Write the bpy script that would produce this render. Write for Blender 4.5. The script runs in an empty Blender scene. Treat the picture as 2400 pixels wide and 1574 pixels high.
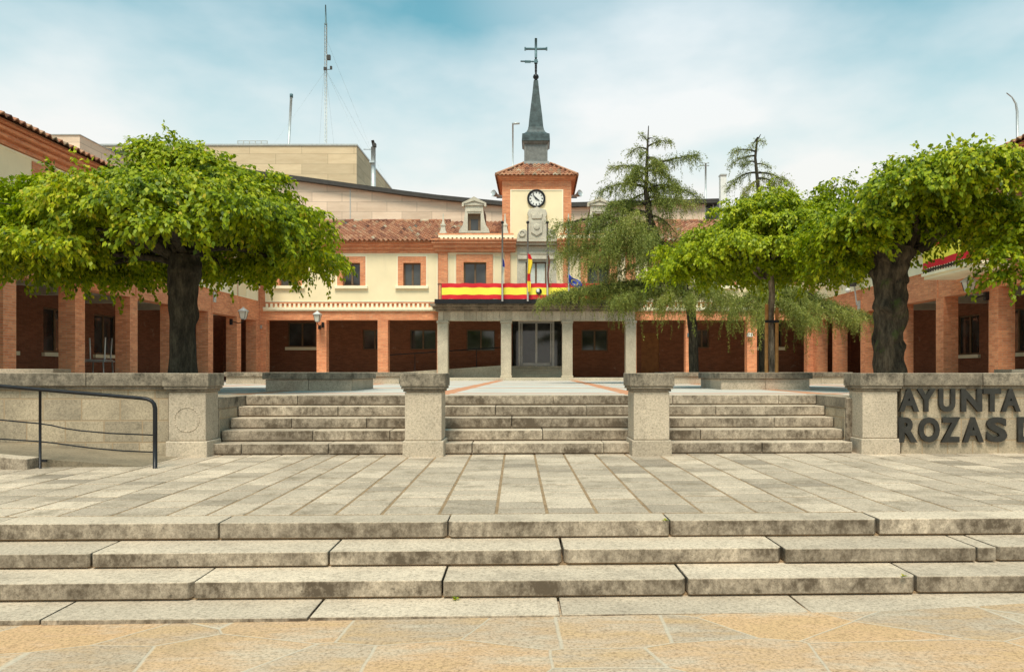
import bpy, math, random
import numpy as np
from mathutils import Vector, Matrix

# ------------------------------------------------------------------ camera, sky, sun, exposure
SC = bpy.context.scene
COL = SC.collection
EYE = 0.363          # eye height above the plaza (z = 0); level camera looking along +Y
F, PX0, PY0 = 1700.0, 1258.0, 872.0     # measured focal length / principal point of the photo (2400 x 1574)
cam_d = bpy.data.cameras.new('camera'); cam = bpy.data.objects.new('camera', cam_d); COL.objects.link(cam)
cam.location = (0, 0, EYE); cam.rotation_euler = (math.radians(90), 0, 0)
cam_d.sensor_width = 36; cam_d.lens = 36 * F / 2400
cam_d.shift_x = -(PX0 - 1200) / 2400; cam_d.shift_y = (PY0 - 787) / 2400
cam_d.clip_start = 0.05; cam_d.clip_end = 6000
SC.camera = cam
SC.view_settings.view_transform = 'Standard'; SC.view_settings.look = 'None'
SC.view_settings.exposure = 0.56; SC.view_settings.gamma = 1.0
SC.render.resolution_x = 1024; SC.render.resolution_y = 671

SUN_EL, SUN_AZ = 62.0, 188.0     # degrees; azimuth clockwise from +Y (sun behind the camera, left)
def build_world():
    w = bpy.data.worlds.new('World'); SC.world = w; w.use_nodes = True
    nt = w.node_tree; n = nt.nodes; l = nt.links; n.clear()
    out = n.new('ShaderNodeOutputWorld'); mix = n.new('ShaderNodeMixShader')
    b1 = n.new('ShaderNodeBackground'); b2 = n.new('ShaderNodeBackground')
    sky = n.new('ShaderNodeTexSky'); sky.sky_type = 'NISHITA'; sky.sun_disc = False
    sky.sun_elevation = math.radians(SUN_EL); sky.sun_rotation = math.radians(SUN_AZ)
    sky.air_density = 1.3; sky.dust_density = 0.8; sky.ozone_density = 1.6
    tint = n.new('ShaderNodeMix'); tint.data_type = 'RGBA'; tint.blend_type = 'MULTIPLY'; tint.inputs[0].default_value = 1
    tint.inputs[7].default_value = (0.74, 1.20, 0.92, 1)
    l.new(sky.outputs[0], tint.inputs[6]); l.new(tint.outputs[2], b1.inputs[0]); b1.inputs[1].default_value = 0.108
    b2.inputs[1].default_value = 0.97
    tc = n.new('ShaderNodeTexCoord'); sep = n.new('ShaderNodeSeparateXYZ'); l.new(tc.outputs['Generated'], sep.inputs[0])
    mp = n.new('ShaderNodeMapping'); mp.inputs['Scale'].default_value = (1.0, 1.0, 2.2); l.new(tc.outputs['Generated'], mp.inputs[0])
    nz = n.new('ShaderNodeTexNoise'); nz.inputs['Scale'].default_value = 3.6; nz.inputs['Detail'].default_value = 5; nz.inputs['Roughness'].default_value = 0.52
    mp.inputs['Location'].default_value = (0.58, 0.1, 0.34)
    l.new(mp.outputs[0], nz.inputs[0])
    # cloud cover: thick near the horizon, thinning upwards, broken by the noise
    m1 = n.new('ShaderNodeMapRange'); m1.inputs[1].default_value = 0.24; m1.inputs[2].default_value = 0.47
    m1.inputs[3].default_value = 1.05; m1.inputs[4].default_value = -0.12
    l.new(sep.outputs[2], m1.inputs[0])
    m2 = n.new('ShaderNodeMapRange'); m2.inputs[1].default_value = 0.35; m2.inputs[2].default_value = 0.68
    m2.inputs[3].default_value = -0.20; m2.inputs[4].default_value = 0.30
    l.new(nz.outputs[0], m2.inputs[0])
    add = n.new('ShaderNodeMath'); add.operation = 'ADD'; add.use_clamp = True
    l.new(m1.outputs[0], add.inputs[0]); l.new(m2.outputs[0], add.inputs[1])
    # cloud tone: brighter and warmer low down
    rp = n.new('ShaderNodeValToRGB'); l.new(sep.outputs[2], rp.inputs[0])
    e = rp.color_ramp.elements
    e[0].position = 0.0; e[0].color = (0.74, 0.70, 0.62, 1)
    e[1].position = 0.55; e[1].color = (0.62, 0.68, 0.72, 1)
    x = rp.color_ramp.elements.new(0.2); x.color = (0.655, 0.655, 0.625, 1)
    l.new(rp.outputs[0], b2.inputs[0])
    dp = n.new('ShaderNodeVectorMath'); dp.operation = 'DOT_PRODUCT'; dp.inputs[1].default_value = Vector((0.13, 0.86, 0.49)).normalized(); l.new(tc.outputs['Generated'], dp.inputs[0])
    m3 = n.new('ShaderNodeMapRange'); m3.interpolation_type = 'SMOOTHSTEP'; m3.inputs[1].default_value = 0.965; m3.inputs[2].default_value = 1.0; m3.inputs[3].default_value = 0.0; m3.inputs[4].default_value = 0.42
    l.new(dp.outputs['Value'], m3.inputs[0]); ad2 = n.new('ShaderNodeMath'); ad2.operation = 'ADD'; ad2.use_clamp = True
    l.new(add.outputs[0], ad2.inputs[0]); l.new(m3.outputs[0], ad2.inputs[1]); add = ad2
    l.new(add.outputs[0], mix.inputs[0]); l.new(b1.outputs[0], mix.inputs[1]); l.new(b2.outputs[0], mix.inputs[2])
    l.new(mix.outputs[0], out.inputs[0])
build_world()
sd = bpy.data.lights.new('sun', 'SUN'); sun = bpy.data.objects.new('sun', sd); COL.objects.link(sun)
sd.energy = 3.0; sd.angle = math.radians(20); sd.color = (1.0, 0.90, 0.75)
_az, _el = math.radians(SUN_AZ), math.radians(SUN_EL)
sun.rotation_euler = Vector((-math.sin(_az) * math.cos(_el), -math.cos(_az) * math.cos(_el), -math.sin(_el))).to_track_quat('-Z', 'Y').to_euler()

# ------------------------------------------------------------------ helpers
def HX(px, Z): return (px - PX0) * Z / F          # measured photo column at a known distance -> metres
def HZ(py, Z): return EYE + (PY0 - py) * Z / F

def origin_of(o):
    v = Vector((0, 0, 0))
    while o is not None: v += o.location; o = o.parent
    return v
def tag(o, label=None, cat=None, group=None, kind=None):
    if label: o['label'] = label
    if cat: o['category'] = cat
    if group: o['group'] = group
    if kind: o['kind'] = kind
    return o
def thing(name, loc, label, cat, group=None):
    o = bpy.data.objects.new(name, None); COL.objects.link(o); o.location = loc; o.empty_display_size = 0.2
    return tag(o, label, cat, group)
def children(o): return [c for c in bpy.data.objects if c.parent == o]
def copy_tree(o, parent=None):
    c = o.copy(); COL.objects.link(c); c.parent = parent
    for ch in children(o): copy_tree(ch, c)
    return c

class MB:
    """collects shapes, builds ONE mesh object; T maps local (a, b, z) to world"""
    def __init__(s, T=None, flip=False):
        s.v = []; s.f = []; s.c = []; s.T = T; s.flip = flip; s.col = 0.5; s.sm = []
        s.smooth = False
    def addv(s, pts):
        i = len(s.v)
        s.v += [tuple(s.T(*p)) if s.T else tuple(p) for p in pts]; s.c += [s.col] * len(pts)
        return i
    def face(s, idx):
        s.f.append(tuple(reversed(idx)) if s.flip else tuple(idx)); s.sm.append(s.smooth)
    def box(s, x0, x1, y0, y1, z0, z1, col=None):
        if col is not None: s.col = col
        if x0 > x1: x0, x1 = x1, x0
        if y0 > y1: y0, y1 = y1, y0
        if z0 > z1: z0, z1 = z1, z0
        i = s.addv([(x0, y0, z0), (x1, y0, z0), (x1, y1, z0), (x0, y1, z0), (x0, y0, z1), (x1, y0, z1), (x1, y1, z1), (x0, y1, z1)])
        for q in ((0, 3, 2, 1), (4, 5, 6, 7), (0, 1, 5, 4), (1, 2, 6, 5), (2, 3, 7, 6), (3, 0, 4, 7)): s.face([i + k for k in q])
        return s
    def frust(s, c, z0, z1, a0, b0, a1, b1, rot=0.0):
        """square frustum, half sizes a (x) b (y) at z0 / z1"""
        P = []
        for z, a, b in ((z0, a0, b0), (z1, a1, b1)):
            for sx, sy in ((-1, -1), (1, -1), (1, 1), (-1, 1)):
                x, y = sx * a, sy * b
                P.append((c[0] + x * math.cos(rot) - y * math.sin(rot), c[1] + x * math.sin(rot) + y * math.cos(rot), z))
        i = s.addv(P)
        for q in ((0, 3, 2, 1), (4, 5, 6, 7), (0, 1, 5, 4), (1, 2, 6, 5), (2, 3, 7, 6), (3, 0, 4, 7)): s.face([i + k for k in q])
        return s
    def poly(s, pts, y0, y1):
        """polygon in the (a, z) plane, counter-clockwise seen from the front, extruded over b = y0..y1"""
        n = len(pts)
        i = s.addv([(p[0], y0, p[1]) for p in pts] + [(p[0], y1, p[1]) for p in pts])
        s.face([i + k for k in range(n)]); s.face([i + n + k for k in reversed(range(n))])
        for k in range(n):
            j = (k + 1) % n; s.face([i + j, i + k, i + n + k, i + n + j])
        return s
    def polyz(s, pts, z0, z1):
        n = len(pts)
        i = s.addv([(p[0], p[1], z0) for p in pts] + [(p[0], p[1], z1) for p in pts])
        s.face([i + k for k in reversed(range(n))]); s.face([i + n + k for k in range(n)])
        for k in range(n):
            j = (k + 1) % n; s.face([i + k, i + j, i + n + j, i + n + k])
        return s
    def wall(s, a0, a1, z0, z1, b0, b1, holes=()):
        """box wall with rectangular holes (ha0, ha1, hz0, hz1), never overlapping boxes"""
        xs = sorted(set([a0, a1] + [min(max(h[k], a0), a1) for h in holes for k in (0, 1)]))
        for k in range(len(xs) - 1):
            xa, xb = xs[k], xs[k + 1]
            if xb - xa < 1e-6: continue
            m = (xa + xb) / 2
            hs = sorted([(max(h[2], z0), min(h[3], z1)) for h in holes if h[0] < m < h[1]])
            z = z0
            for hz0, hz1 in hs:
                if hz0 > z + 1e-6: s.box(xa, xb, b0, b1, z, hz0)
                z = max(z, hz1)
            if z < z1 - 1e-6: s.box(xa, xb, b0, b1, z, z1)
        return s
    def tube(s, pts, radii, n=8, noise=None, cap=True):
        s.smooth = True
        P = [Vector(p) for p in pts]
        if not hasattr(radii, '__len__'): radii = [radii] * len(P)
        rings = []; up = Vector((0.13, 0.31, 0.94))
        for k, p in enumerate(P):
            d = (P[min(k + 1, len(P) - 1)] - P[max(k - 1, 0)]); d = d.normalized() if d.length > 1e-9 else Vector((0, 0, 1))
            if abs(d.dot(up)) > 0.97: up = Vector((1, 0.1, 0.05)).normalized()
            a = d.cross(up).normalized(); b = d.cross(a).normalized()
            ring = []
            for j in range(n):
                t = 2 * math.pi * j / n; r = radii[k] * (noise(k, t) if noise else 1)
                ring.append(p + a * math.cos(t) * r + b * math.sin(t) * r)
            rings.append(s.addv([tuple(q) for q in ring]))
        for k in range(len(P) - 1):
            for j in range(n):
                jj = (j + 1) % n; s.face([rings[k] + j, rings[k + 1] + j, rings[k + 1] + jj, rings[k] + jj][::-1])
        if cap:
            s.face([rings[0] + j for j in range(n)]); s.face([rings[-1] + j for j in reversed(range(n))])
        s.smooth = False
        return s
    def lathe(s, c, prof, n=16, axis='z'):
        s.smooth = True; rings = []
        for r, h in prof:
            pts = []
            for j in range(n):
                t = 2 * math.pi * j / n
                if axis == 'z': pts.append((c[0] + r * math.cos(t), c[1] + r * math.sin(t), c[2] + h))
                else: pts.append((c[0] + r * math.cos(t), c[1] - h, c[2] + r * math.sin(t)))
            rings.append(s.addv(pts))
        for k in range(len(prof) - 1):
            for j in range(n):
                jj = (j + 1) % n; s.face([rings[k] + j, rings[k] + jj, rings[k + 1] + jj, rings[k + 1] + j])
        s.smooth = False
        s.face([rings[0] + j for j in reversed(range(n))]); s.face([rings[-1] + j for j in range(n)])
        return s
    def build(s, name, mat, parent=None, bevel=0, seg=1):
        me = bpy.data.meshes.new(name)
        off = origin_of(parent) if parent is not None else Vector((0, 0, 0))
        me.from_pydata([(x - off.x, y - off.y, z - off.z) for x, y, z in s.v], [], s.f)
        ca = me.color_attributes.new('Col', 'FLOAT_COLOR', 'POINT')
        cc = np.ones((len(s.v), 4), 'f')
        for i, c in enumerate(s.c): cc[i, :3] = c
        ca.data.foreach_set('color', cc.ravel())
        me.polygons.foreach_set('use_smooth', s.sm)
        # box-projected UVs in metres
        uv = me.uv_layers.new(name='UVMap')
        V = np.array(s.v, 'f').reshape(-1, 3)
        li = np.zeros(len(me.loops), 'i'); me.loops.foreach_get('vertex_index', li)
        nn = np.zeros(len(me.polygons) * 3, 'f'); me.polygons.foreach_get('normal', nn); nn = np.abs(nn.reshape(-1, 3))
        lt = np.zeros(len(me.polygons), 'i'); me.polygons.foreach_get('loop_total', lt)
        ax = np.repeat(nn.argmax(1), lt); L = V[li]
        U = np.where(ax[:, None] == 0, L[:, [1, 2]], np.where(ax[:, None] == 1, L[:, [0, 2]], L[:, [0, 1]]))
        uv.data.foreach_set('uv', U.astype('f').ravel())
        me.materials.append(mat); me.update()
        o = bpy.data.objects.new(name, me); COL.objects.link(o)
        if parent is not None: o.parent = parent
        if bevel:
            b = o.modifiers.new('bevel', 'BEVEL'); b.width = bevel; b.segments = seg; b.limit_method = 'ANGLE'; b.angle_limit = math.radians(40)
        return o

# ------------------------------------------------------------------ materials
class NT:
    def __init__(s, name):
        s.m = bpy.data.materials.new(name); s.m.use_nodes = True; s.t = s.m.node_tree; s.n = s.t.nodes; s.l = s.t.links
        s.n.clear(); s.out = s.n.new('ShaderNodeOutputMaterial'); s.b = s.n.new('ShaderNodeBsdfPrincipled')
        s.l.new(s.b.outputs[0], s.out.inputs[0]); s.b.inputs['Specular IOR Level'].default_value = 0.3
        s.tc = s.n.new('ShaderNodeTexCoord')
    def coord(s, kind='Object', scale=(1, 1, 1)):
        mp = s.n.new('ShaderNodeMapping'); mp.inputs['Scale'].default_value = scale
        s.l.new(s.tc.outputs[kind], mp.inputs[0]); return mp.outputs[0]
    def geo(s, scale=(1, 1, 1)):
        g = s.n.new('ShaderNodeNewGeometry'); mp = s.n.new('ShaderNodeMapping'); mp.inputs['Scale'].default_value = scale
        s.l.new(g.outputs['Position'], mp.inputs[0]); return mp.outputs[0]
    def noise(s, vec, scale, detail=3, rough=0.55):
        x = s.n.new('ShaderNodeTexNoise'); x.inputs['Scale'].default_value = scale; x.inputs['Detail'].default_value = detail
        x.inputs['Roughness'].default_value = rough; s.l.new(vec, x.inputs[0]); return x.outputs[0]
    def ramp(s, fac, stops):
        r = s.n.new('ShaderNodeValToRGB'); s.l.new(fac, r.inputs[0]); e = r.color_ramp.elements
        while len(e) < len(stops): e.new(0.5)
        for i, (p, c) in enumerate(stops):
            e[i].position = p; e[i].color = tuple(c) + (1,) if len(c) == 3 else c
        return r.outputs[0]
    def rng(s, fac, a, b, c, d):
        r = s.n.new('ShaderNodeMapRange'); s.l.new(fac, r.inputs[0])
        for i, x in enumerate((a, b, c, d)): r.inputs[i + 1].default_value = x
        return r.outputs[0]
    def mix(s, fac, a, b, mode='MIX'):
        m = s.n.new('ShaderNodeMix'); m.data_type = 'RGBA'; m.blend_type = mode
        for sock, x in ((m.inputs[0], fac), (m.inputs[6], a), (m.inputs[7], b)):
            if isinstance(x, (int, float)): sock.default_value = x
            elif isinstance(x, tuple): sock.default_value = x + (1,) if len(x) == 3 else x
            else: s.l.new(x, sock)
        return m.outputs[2]
    def math(s, op, a, b=0.0, clamp=False):
        m = s.n.new('ShaderNodeMath'); m.operation = op; m.use_clamp = clamp
        for i, x in enumerate((a, b)):
            if isinstance(x, (int, float)): m.inputs[i].default_value = x
            else: s.l.new(x, m.inputs[i])
        return m.outputs[0]
    def attr(s):
        a = s.n.new('ShaderNodeAttribute'); a.attribute_name = 'Col'; return a.outputs[0]
    def sepz(s, which=2):
        g = s.n.new('ShaderNodeNewGeometry'); x = s.n.new('ShaderNodeSeparateXYZ'); s.l.new(g.outputs['Normal'], x.inputs[0]); return x.outputs[which]
    def fin(s, col, rough=0.85, bump=None, strength=0.3, dist=0.01, metal=0):
        if isinstance(col, tuple): s.b.inputs['Base Color'].default_value = col + (1,)
        else: s.l.new(col, s.b.inputs['Base Color'])
        if isinstance(rough, (int, float)): s.b.inputs['Roughness'].default_value = rough
        else: s.l.new(rough, s.b.inputs['Roughness'])
        s.b.inputs['Metallic'].default_value = metal
        if bump is not None:
            bp = s.n.new('ShaderNodeBump'); bp.inputs['Strength'].default_value = strength; bp.inputs['Distance'].default_value = dist
            s.l.new(bump, bp.inputs['Height']); s.l.new(bp.outputs[0], s.b.inputs['Normal'])
        return s.m

def mat_granite(name, light, dark, stain=0.5, vstain_shade=0.0, tintvar=0.25, speck=0.35, joints=None):
    t = NT(name); g = t.geo(); gs = t.geo((1, 1, 0.7))
    base = t.ramp(t.noise(g, 1.6, 4), [(0.3, tuple(c * 0.86 for c in light)), (0.7, tuple(min(1, c * 1.08) for c in light))])
    sp = t.ramp(t.noise(g, 160, 2, 0.7), [(0.36, (0.35, 0.34, 0.32)), (0.52, (1, 1, 1)), (0.72, (1.25, 1.22, 1.15))])
    sp2 = t.ramp(t.noise(g, 42, 3, 0.75), [(0.34, (0.55, 0.54, 0.5)), (0.5, (1, 1, 1)), (0.68, (1.22, 1.2, 1.16))])
    c = t.mix(speck, base, t.mix(1.0, base, sp, 'MULTIPLY')); c = t.mix(0.75, c, t.mix(1.0, c, sp2, 'MULTIPLY'))
    # per-block tint
    c = t.mix(tintvar, c, t.mix(1.0, c, t.rng(t.attr(), 0, 1, 0.45, 1.55), 'MULTIPLY'))
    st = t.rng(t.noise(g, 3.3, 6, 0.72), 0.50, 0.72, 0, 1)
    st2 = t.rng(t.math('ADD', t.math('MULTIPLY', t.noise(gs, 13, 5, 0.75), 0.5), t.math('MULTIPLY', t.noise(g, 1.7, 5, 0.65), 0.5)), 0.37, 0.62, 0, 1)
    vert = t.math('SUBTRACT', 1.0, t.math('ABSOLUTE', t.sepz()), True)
    vv = t.math('ADD', t.math('MULTIPLY', st, stain), t.math('MULTIPLY', t.math('MULTIPLY', st2, vert), vstain_shade), True)  # upright faces: real stains, and on step risers painted overhead shade too
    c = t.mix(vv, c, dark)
    # small black lichen dots
    dt = t.rng(t.noise(g, 26, 3, 0.6), 0.66, 0.74, 0, 0.6)
    c = t.mix(dt, c, (0.05, 0.045, 0.035))
    h = t.math('ADD', t.math('MULTIPLY', t.noise(g, 60, 4, 0.7), 0.5), t.noise(g, 7, 3))
    if joints:
        bw, bh, mo = joints
        br = t.n.new('ShaderNodeTexBrick'); t.l.new(t.coord('UV'), br.inputs[0])
        br.inputs['Scale'].default_value = 1; br.inputs['Brick Width'].default_value = bw; br.inputs['Row Height'].default_value = bh
        br.inputs['Mortar Size'].default_value = mo; br.inputs['Mortar Smooth'].default_value = 0.3; br.offset = 0.42; br.squash = 0.7; br.squash_frequency = 3
        br.inputs['Color1'].default_value = (0.78, 0.78, 0.77, 1); br.inputs['Color2'].default_value = (1.15, 1.13, 1.08, 1)
        br.inputs['Mortar'].default_value = (1, 1, 1, 1)
        c = t.mix(1.0, c, br.outputs[0], 'MULTIPLY')
        c = t.mix(br.outputs[1], c, (0.36, 0.26, 0.16))
        h = t.math('SUBTRACT', h, t.math('MULTIPLY', br.outputs[1], 1.5))
    return t.fin(c, 0.88, h, 0.55, 0.006)

def mat_brick(name, c1, c2, mortar, var=0.5):
    t = NT(name); uv = t.coord('UV')
    br = t.n.new('ShaderNodeTexBrick'); t.l.new(uv, br.inputs[0]); br.inputs['Scale'].default_value = 1
    br.inputs['Brick Width'].default_value = 0.25; br.inputs['Row Height'].default_value = 0.062; br.inputs['Mortar Size'].default_value = 0.006
    br.inputs['Mortar Smooth'].default_value = 0.2; br.inputs['Bias'].default_value = 0.1
    br.inputs['Color1'].default_value = c1 + (1,); br.inputs['Color2'].default_value = c2 + (1,); br.inputs['Mortar'].default_value = mortar + (1,)
    g = t.geo()
    v = t.ramp(t.noise(g, 0.9, 5, 0.7), [(0.3, (0.72, 0.70, 0.70)), (0.55, (1, 1, 1)), (0.75, (1.22, 1.16, 1.1))])
    c = t.mix(var, br.outputs[0], t.mix(1.0, br.outputs[0], v, 'MULTIPLY'))
    v2 = t.ramp(t.noise(t.geo((3, 3, 6)), 2.2, 3, 0.8), [(0.32, (0.62, 0.58, 0.56)), (0.5, (1, 1, 1)), (0.7, (1.3, 1.28, 1.2))])
    c = t.mix(0.4, c, t.mix(1.0, c, v2, 'MULTIPLY'))
    # pale efflorescence patches
    e = t.rng(t.noise(g, 2.1, 6, 0.75), 0.62, 0.74, 0, 0.45)
    c = t.mix(e, c, (0.52, 0.40, 0.30))
    return t.fin(c, 0.9, t.math('ADD', t.math('MULTIPLY', br.outputs[1], -1), t.noise(g, 40, 2)), 0.5, 0.006)

def mat_plain(name, col, rough=0.6, var=0.15, scale=4, metal=0, bump=0.2, spec=None):
    t = NT(name); g = t.geo()
    c = t.ramp(t.noise(g, scale, 4, 0.6), [(0.3, tuple(x * (1 - var) for x in col)), (0.7, tuple(min(1, x * (1 + var)) for x in col))])
    m = t.fin(c, rough, t.noise(g, 50, 3), bump, 0.003, metal)
    if spec is not None: t.b.inputs['Specular IOR Level'].default_value = spec
    return m

def mat_render(name, col):
    """painted wall render: faint blotches and rain streaks"""
    t = NT(name); g = t.geo()
    c = t.ramp(t.noise(g, 0.8, 5, 0.6), [(0.3, tuple(x * 0.93 for x in col)), (0.7, tuple(min(1, x * 1.05) for x in col))])
    s = t.rng(t.noise(t.geo((2.5, 2.5, 0.5)), 1.3, 4, 0.7), 0.55, 0.85, 0, 0.22)
    c = t.mix(s, c, tuple(x * 0.6 for x in col))
    return t.fin(c, 0.92, t.noise(g, 80, 3), 0.25, 0.003)

def mat_panels(name, col, w, h):
    t = NT(name); uv = t.coord('UV'); g = t.geo()
    br = t.n.new('ShaderNodeTexBrick'); t.l.new(uv, br.inputs[0]); br.inputs['Scale'].default_value = 1
    br.inputs['Brick Width'].default_value = w; br.inputs['Row Height'].default_value = h; br.inputs['Mortar Size'].default_value = 0.014
    br.inputs['Color1'].default_value = tuple(x * 0.84 for x in col) + (1,); br.inputs['Color2'].default_value = tuple(x * 1.08 for x in col) + (1,)
    br.inputs['Mortar'].default_value = tuple(x * 0.6 for x in col) + (1,)
    v = t.ramp(t.noise(t.geo((1, 1, 5)), 0.7, 5, 0.7), [(0.3, (0.84, 0.80, 0.76)), (0.7, (1.08, 1.08, 1.08))])
    return t.fin(t.mix(0.8, br.outputs[0], t.mix(1.0, br.outputs[0], v, 'MULTIPLY')), 0.85, br.outputs[1], 0.2, 0.01)

def mat_tile(name):
    t = NT(name); g = t.geo(); a = t.attr()
    c = t.ramp(a, [(0.0, (0.10, 0.045, 0.03)), (0.18, (0.22, 0.09, 0.055)), (0.45, (0.38, 0.165, 0.09)), (0.68, (0.44, 0.24, 0.14)), (0.84, (0.24, 0.17, 0.11)), (0.93, (0.50, 0.40, 0.28)), (1.0, (0.16, 0.14, 0.11))])
    c = t.mix(t.rng(t.noise(g, 8, 4, 0.7), 0.55, 0.7, 0, 0.5), c, (0.22, 0.19, 0.13))
    return t.fin(c, 0.9, t.noise(g, 30, 3), 0.3, 0.005)

def mat_leaf(name, stops, trans=0.35):
    t = NT(name); a = t.attr()
    c = t.ramp(a, stops)
    bb = t.n.new('ShaderNodeBsdfTranslucent'); mx = t.n.new('ShaderNodeMixShader'); mx.inputs[0].default_value = trans
    t.l.new(t.mix(1.0, c, (1.0, 1.1, 0.5), 'MULTIPLY'), bb.inputs[0])
    t.fin(c, 0.5)
    t.l.new(t.b.outputs[0], mx.inputs[1]); t.l.new(bb.outputs[0], mx.inputs[2]); t.l.new(mx.outputs[0], t.out.inputs[0])
    return t.m

def mat_bark(name, col, moss=0.0):
    t = NT(name); g = t.geo((1, 1, 0.28))
    n1 = t.noise(g, 9, 7, 0.78)
    c = t.ramp(n1, [(0.32, tuple(x * 0.2 for x in col)), (0.48, col), (0.66, tuple(x * 2.6 for x in col))])
    if moss: c = t.mix(t.rng(t.noise(t.geo(), 3.2, 4, 0.6), 0.56, 0.66, 0, moss), c, (0.07, 0.10, 0.02))
    return t.fin(c, 0.95, n1, 1.0, 0.05)

def mat_glass(name, tint=(0.02, 0.022, 0.022), rough=0.06):
    t = NT(name); g = t.geo()
    c = t.ramp(t.noise(g, 0.9, 2), [(0.4, tint), (0.62, tuple(x * 2.6 + 0.01 for x in tint))])
    m = t.fin(c, rough); t.b.inputs['Specular IOR Level'].default_value = 0.7
    return m

def mat_fore():
    """foreground flagstones: irregular quartzite slabs, grey to ochre, thin pale joints"""
    t = NT('flagstone')
    vo = t.n.new('ShaderNodeTexVoronoi'); vo.feature = 'F1'; ve = t.n.new('ShaderNodeTexVoronoi'); ve.feature = 'DISTANCE_TO_EDGE'
    g = t.geo((1.0, 1.35, 0))
    wob = t.n.new('ShaderNodeTexNoise'); wob.inputs['Scale'].default_value = 3.0; wob.inputs['Detail'].default_value = 3; t.l.new(g, wob.inputs[0])
    vm = t.n.new('ShaderNodeVectorMath'); vm.operation = 'MULTIPLY_ADD'; t.l.new(wob.outputs[1], vm.inputs[0]); vm.inputs[1].default_value = (0.02, 0.02, 0); t.l.new(g, vm.inputs[2])
    for v in (vo, ve):
        v.inputs['Scale'].default_value = 1.25; v.inputs['Randomness'].default_value = 0.8; t.l.new(vm.outputs[0], v.inputs[0])
    sp = t.n.new('ShaderNodeSeparateColor'); t.l.new(vo.outputs['Color'], sp.inputs[0])
    c = t.ramp(sp.outputs[0], [(0.0, (0.39, 0.30, 0.215)), (0.3, (0.51, 0.335, 0.20)), (0.45, (0.43, 0.34, 0.25)), (0.6, (0.53, 0.33, 0.18)), (0.75, (0.45, 0.34, 0.24)), (1.0, (0.55, 0.35, 0.195))])
    # ochre veins run diagonally through the stone
    mp = t.n.new('ShaderNodeMapping'); mp.inputs['Rotation'].default_value = (0, 0, 0.6); mp.inputs['Scale'].default_value = (1.0, 2.6, 1); t.l.new(t.geo(), mp.inputs[0])
    ofs = t.n.new('ShaderNodeVectorMath'); ofs.operation = 'MULTIPLY_ADD'; t.l.new(vo.outputs['Color'], ofs.inputs[0]); ofs.inputs[1].default_value = (5, 5, 5); t.l.new(mp.outputs[0], ofs.inputs[2])
    vein = t.noise(ofs.outputs[0], 1.5, 7, 0.68)
    c = t.mix(t.rng(vein, 0.47, 0.62, 0, 0.7), c, (0.50, 0.33, 0.17))
    c = t.mix(t.rng(vein, 0.50, 0.34, 0, 0.6), c, (0.48, 0.42, 0.33))
    sk = t.ramp(t.noise(t.geo(), 55, 3, 0.8), [(0.34, (0.5, 0.47, 0.42)), (0.5, (1, 1, 1)), (0.68, (1.25, 1.22, 1.18))])
    c = t.mix(0.9, c, t.mix(1.0, c, sk, 'MULTIPLY'))
    c = t.mix(t.rng(t.noise(t.geo(), 1.1, 5, 0.7), 0.56, 0.74, 0, 0.35), c, (0.24, 0.19, 0.12))
    j = t.rng(ve.outputs['Distance'], 0.005, 0.012, 1, 0)
    c = t.mix(t.math('MULTIPLY', j, 0.6), c, (0.52, 0.46, 0.36))
    h = t.math('SUBTRACT', t.math('MULTIPLY', t.noise(t.geo(), 18, 5, 0.7), 0.6), j)
    return t.fin(c, 0.85, h, 0.5, 0.008)

def mat_plaza():
    """pale concrete paving crossed by bands of orange brick paving"""
    t = NT('plaza_paving'); g = t.geo(); s = t.n.new('ShaderNodeSeparateXYZ'); t.l.new(g, s.inputs[0])
    def band(v, period, off, w):
        m = t.math('PINGPONG', t.math('ADD', v, off), period / 2)
        return t.math('LESS_THAN', m, w / 2)
    bx = band(s.outputs[0], 3.25, 1.62, 0.34); by = band(s.outputs[1], 4.3, 0.4, 0.4)
    bb = t.math('MAXIMUM', bx, by)
    c = t.ramp(t.noise(g, 0.8, 5, 0.6), [(0.3, (0.44, 0.43, 0.39)), (0.7, (0.58, 0.55, 0.49))])
    o = t.ramp(t.noise(g, 12, 3, 0.7), [(0.3, (0.45, 0.19, 0.10)), (0.7, (0.60, 0.30, 0.17))])
    c = t.mix(bb, c, o)
    c = t.mix(t.rng(t.noise(g, 2.5, 5, 0.7), 0.6, 0.75, 0, 0.35), c, (0.25, 0.23, 0.2))
    return t.fin(c, 0.85, t.noise(g, 40, 3), 0.3, 0.004)

M = {}
M['granite'] = mat_granite('granite', (0.52, 0.43, 0.325), (0.12, 0.105, 0.08), 0.25, 0.10)
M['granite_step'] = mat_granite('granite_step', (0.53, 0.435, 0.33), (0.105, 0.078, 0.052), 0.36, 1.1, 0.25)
M['granite_cap'] = mat_granite('granite_cap', (0.41, 0.34, 0.255), (0.065, 0.055, 0.04), 0.6, 0.85, 0.4)
M['ramp'] = mat_granite('ramp_stone', (0.25, 0.20, 0.135), (0.09, 0.07, 0.045), 0.5, 0.0, 0.2)
M['ashlar'] = mat_granite('ashlar', (0.47, 0.385, 0.28), (0.13, 0.11, 0.08), 0.4, 0.25, 0.25, 0.35, (0.52, 0.30, 0.010))
M['slab'] = mat_granite('slab', (0.49, 0.40, 0.305), (0.15, 0.115, 0.07), 0.7, 0.0, 0.6, 0.6)
M['mortar'] = mat_plain('mortar', (0.27, 0.18, 0.10), 0.95, 0.3, 9)
M['portico'] = mat_granite('portico_stone', (0.60, 0.53, 0.41), (0.16, 0.12, 0.08), 0.25, 0.2, 0.3)
M['carved'] = mat_granite('carved_stone', (0.66, 0.60, 0.49), (0.22, 0.20, 0.16), 0.25, 0.25, 0.3)
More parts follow.
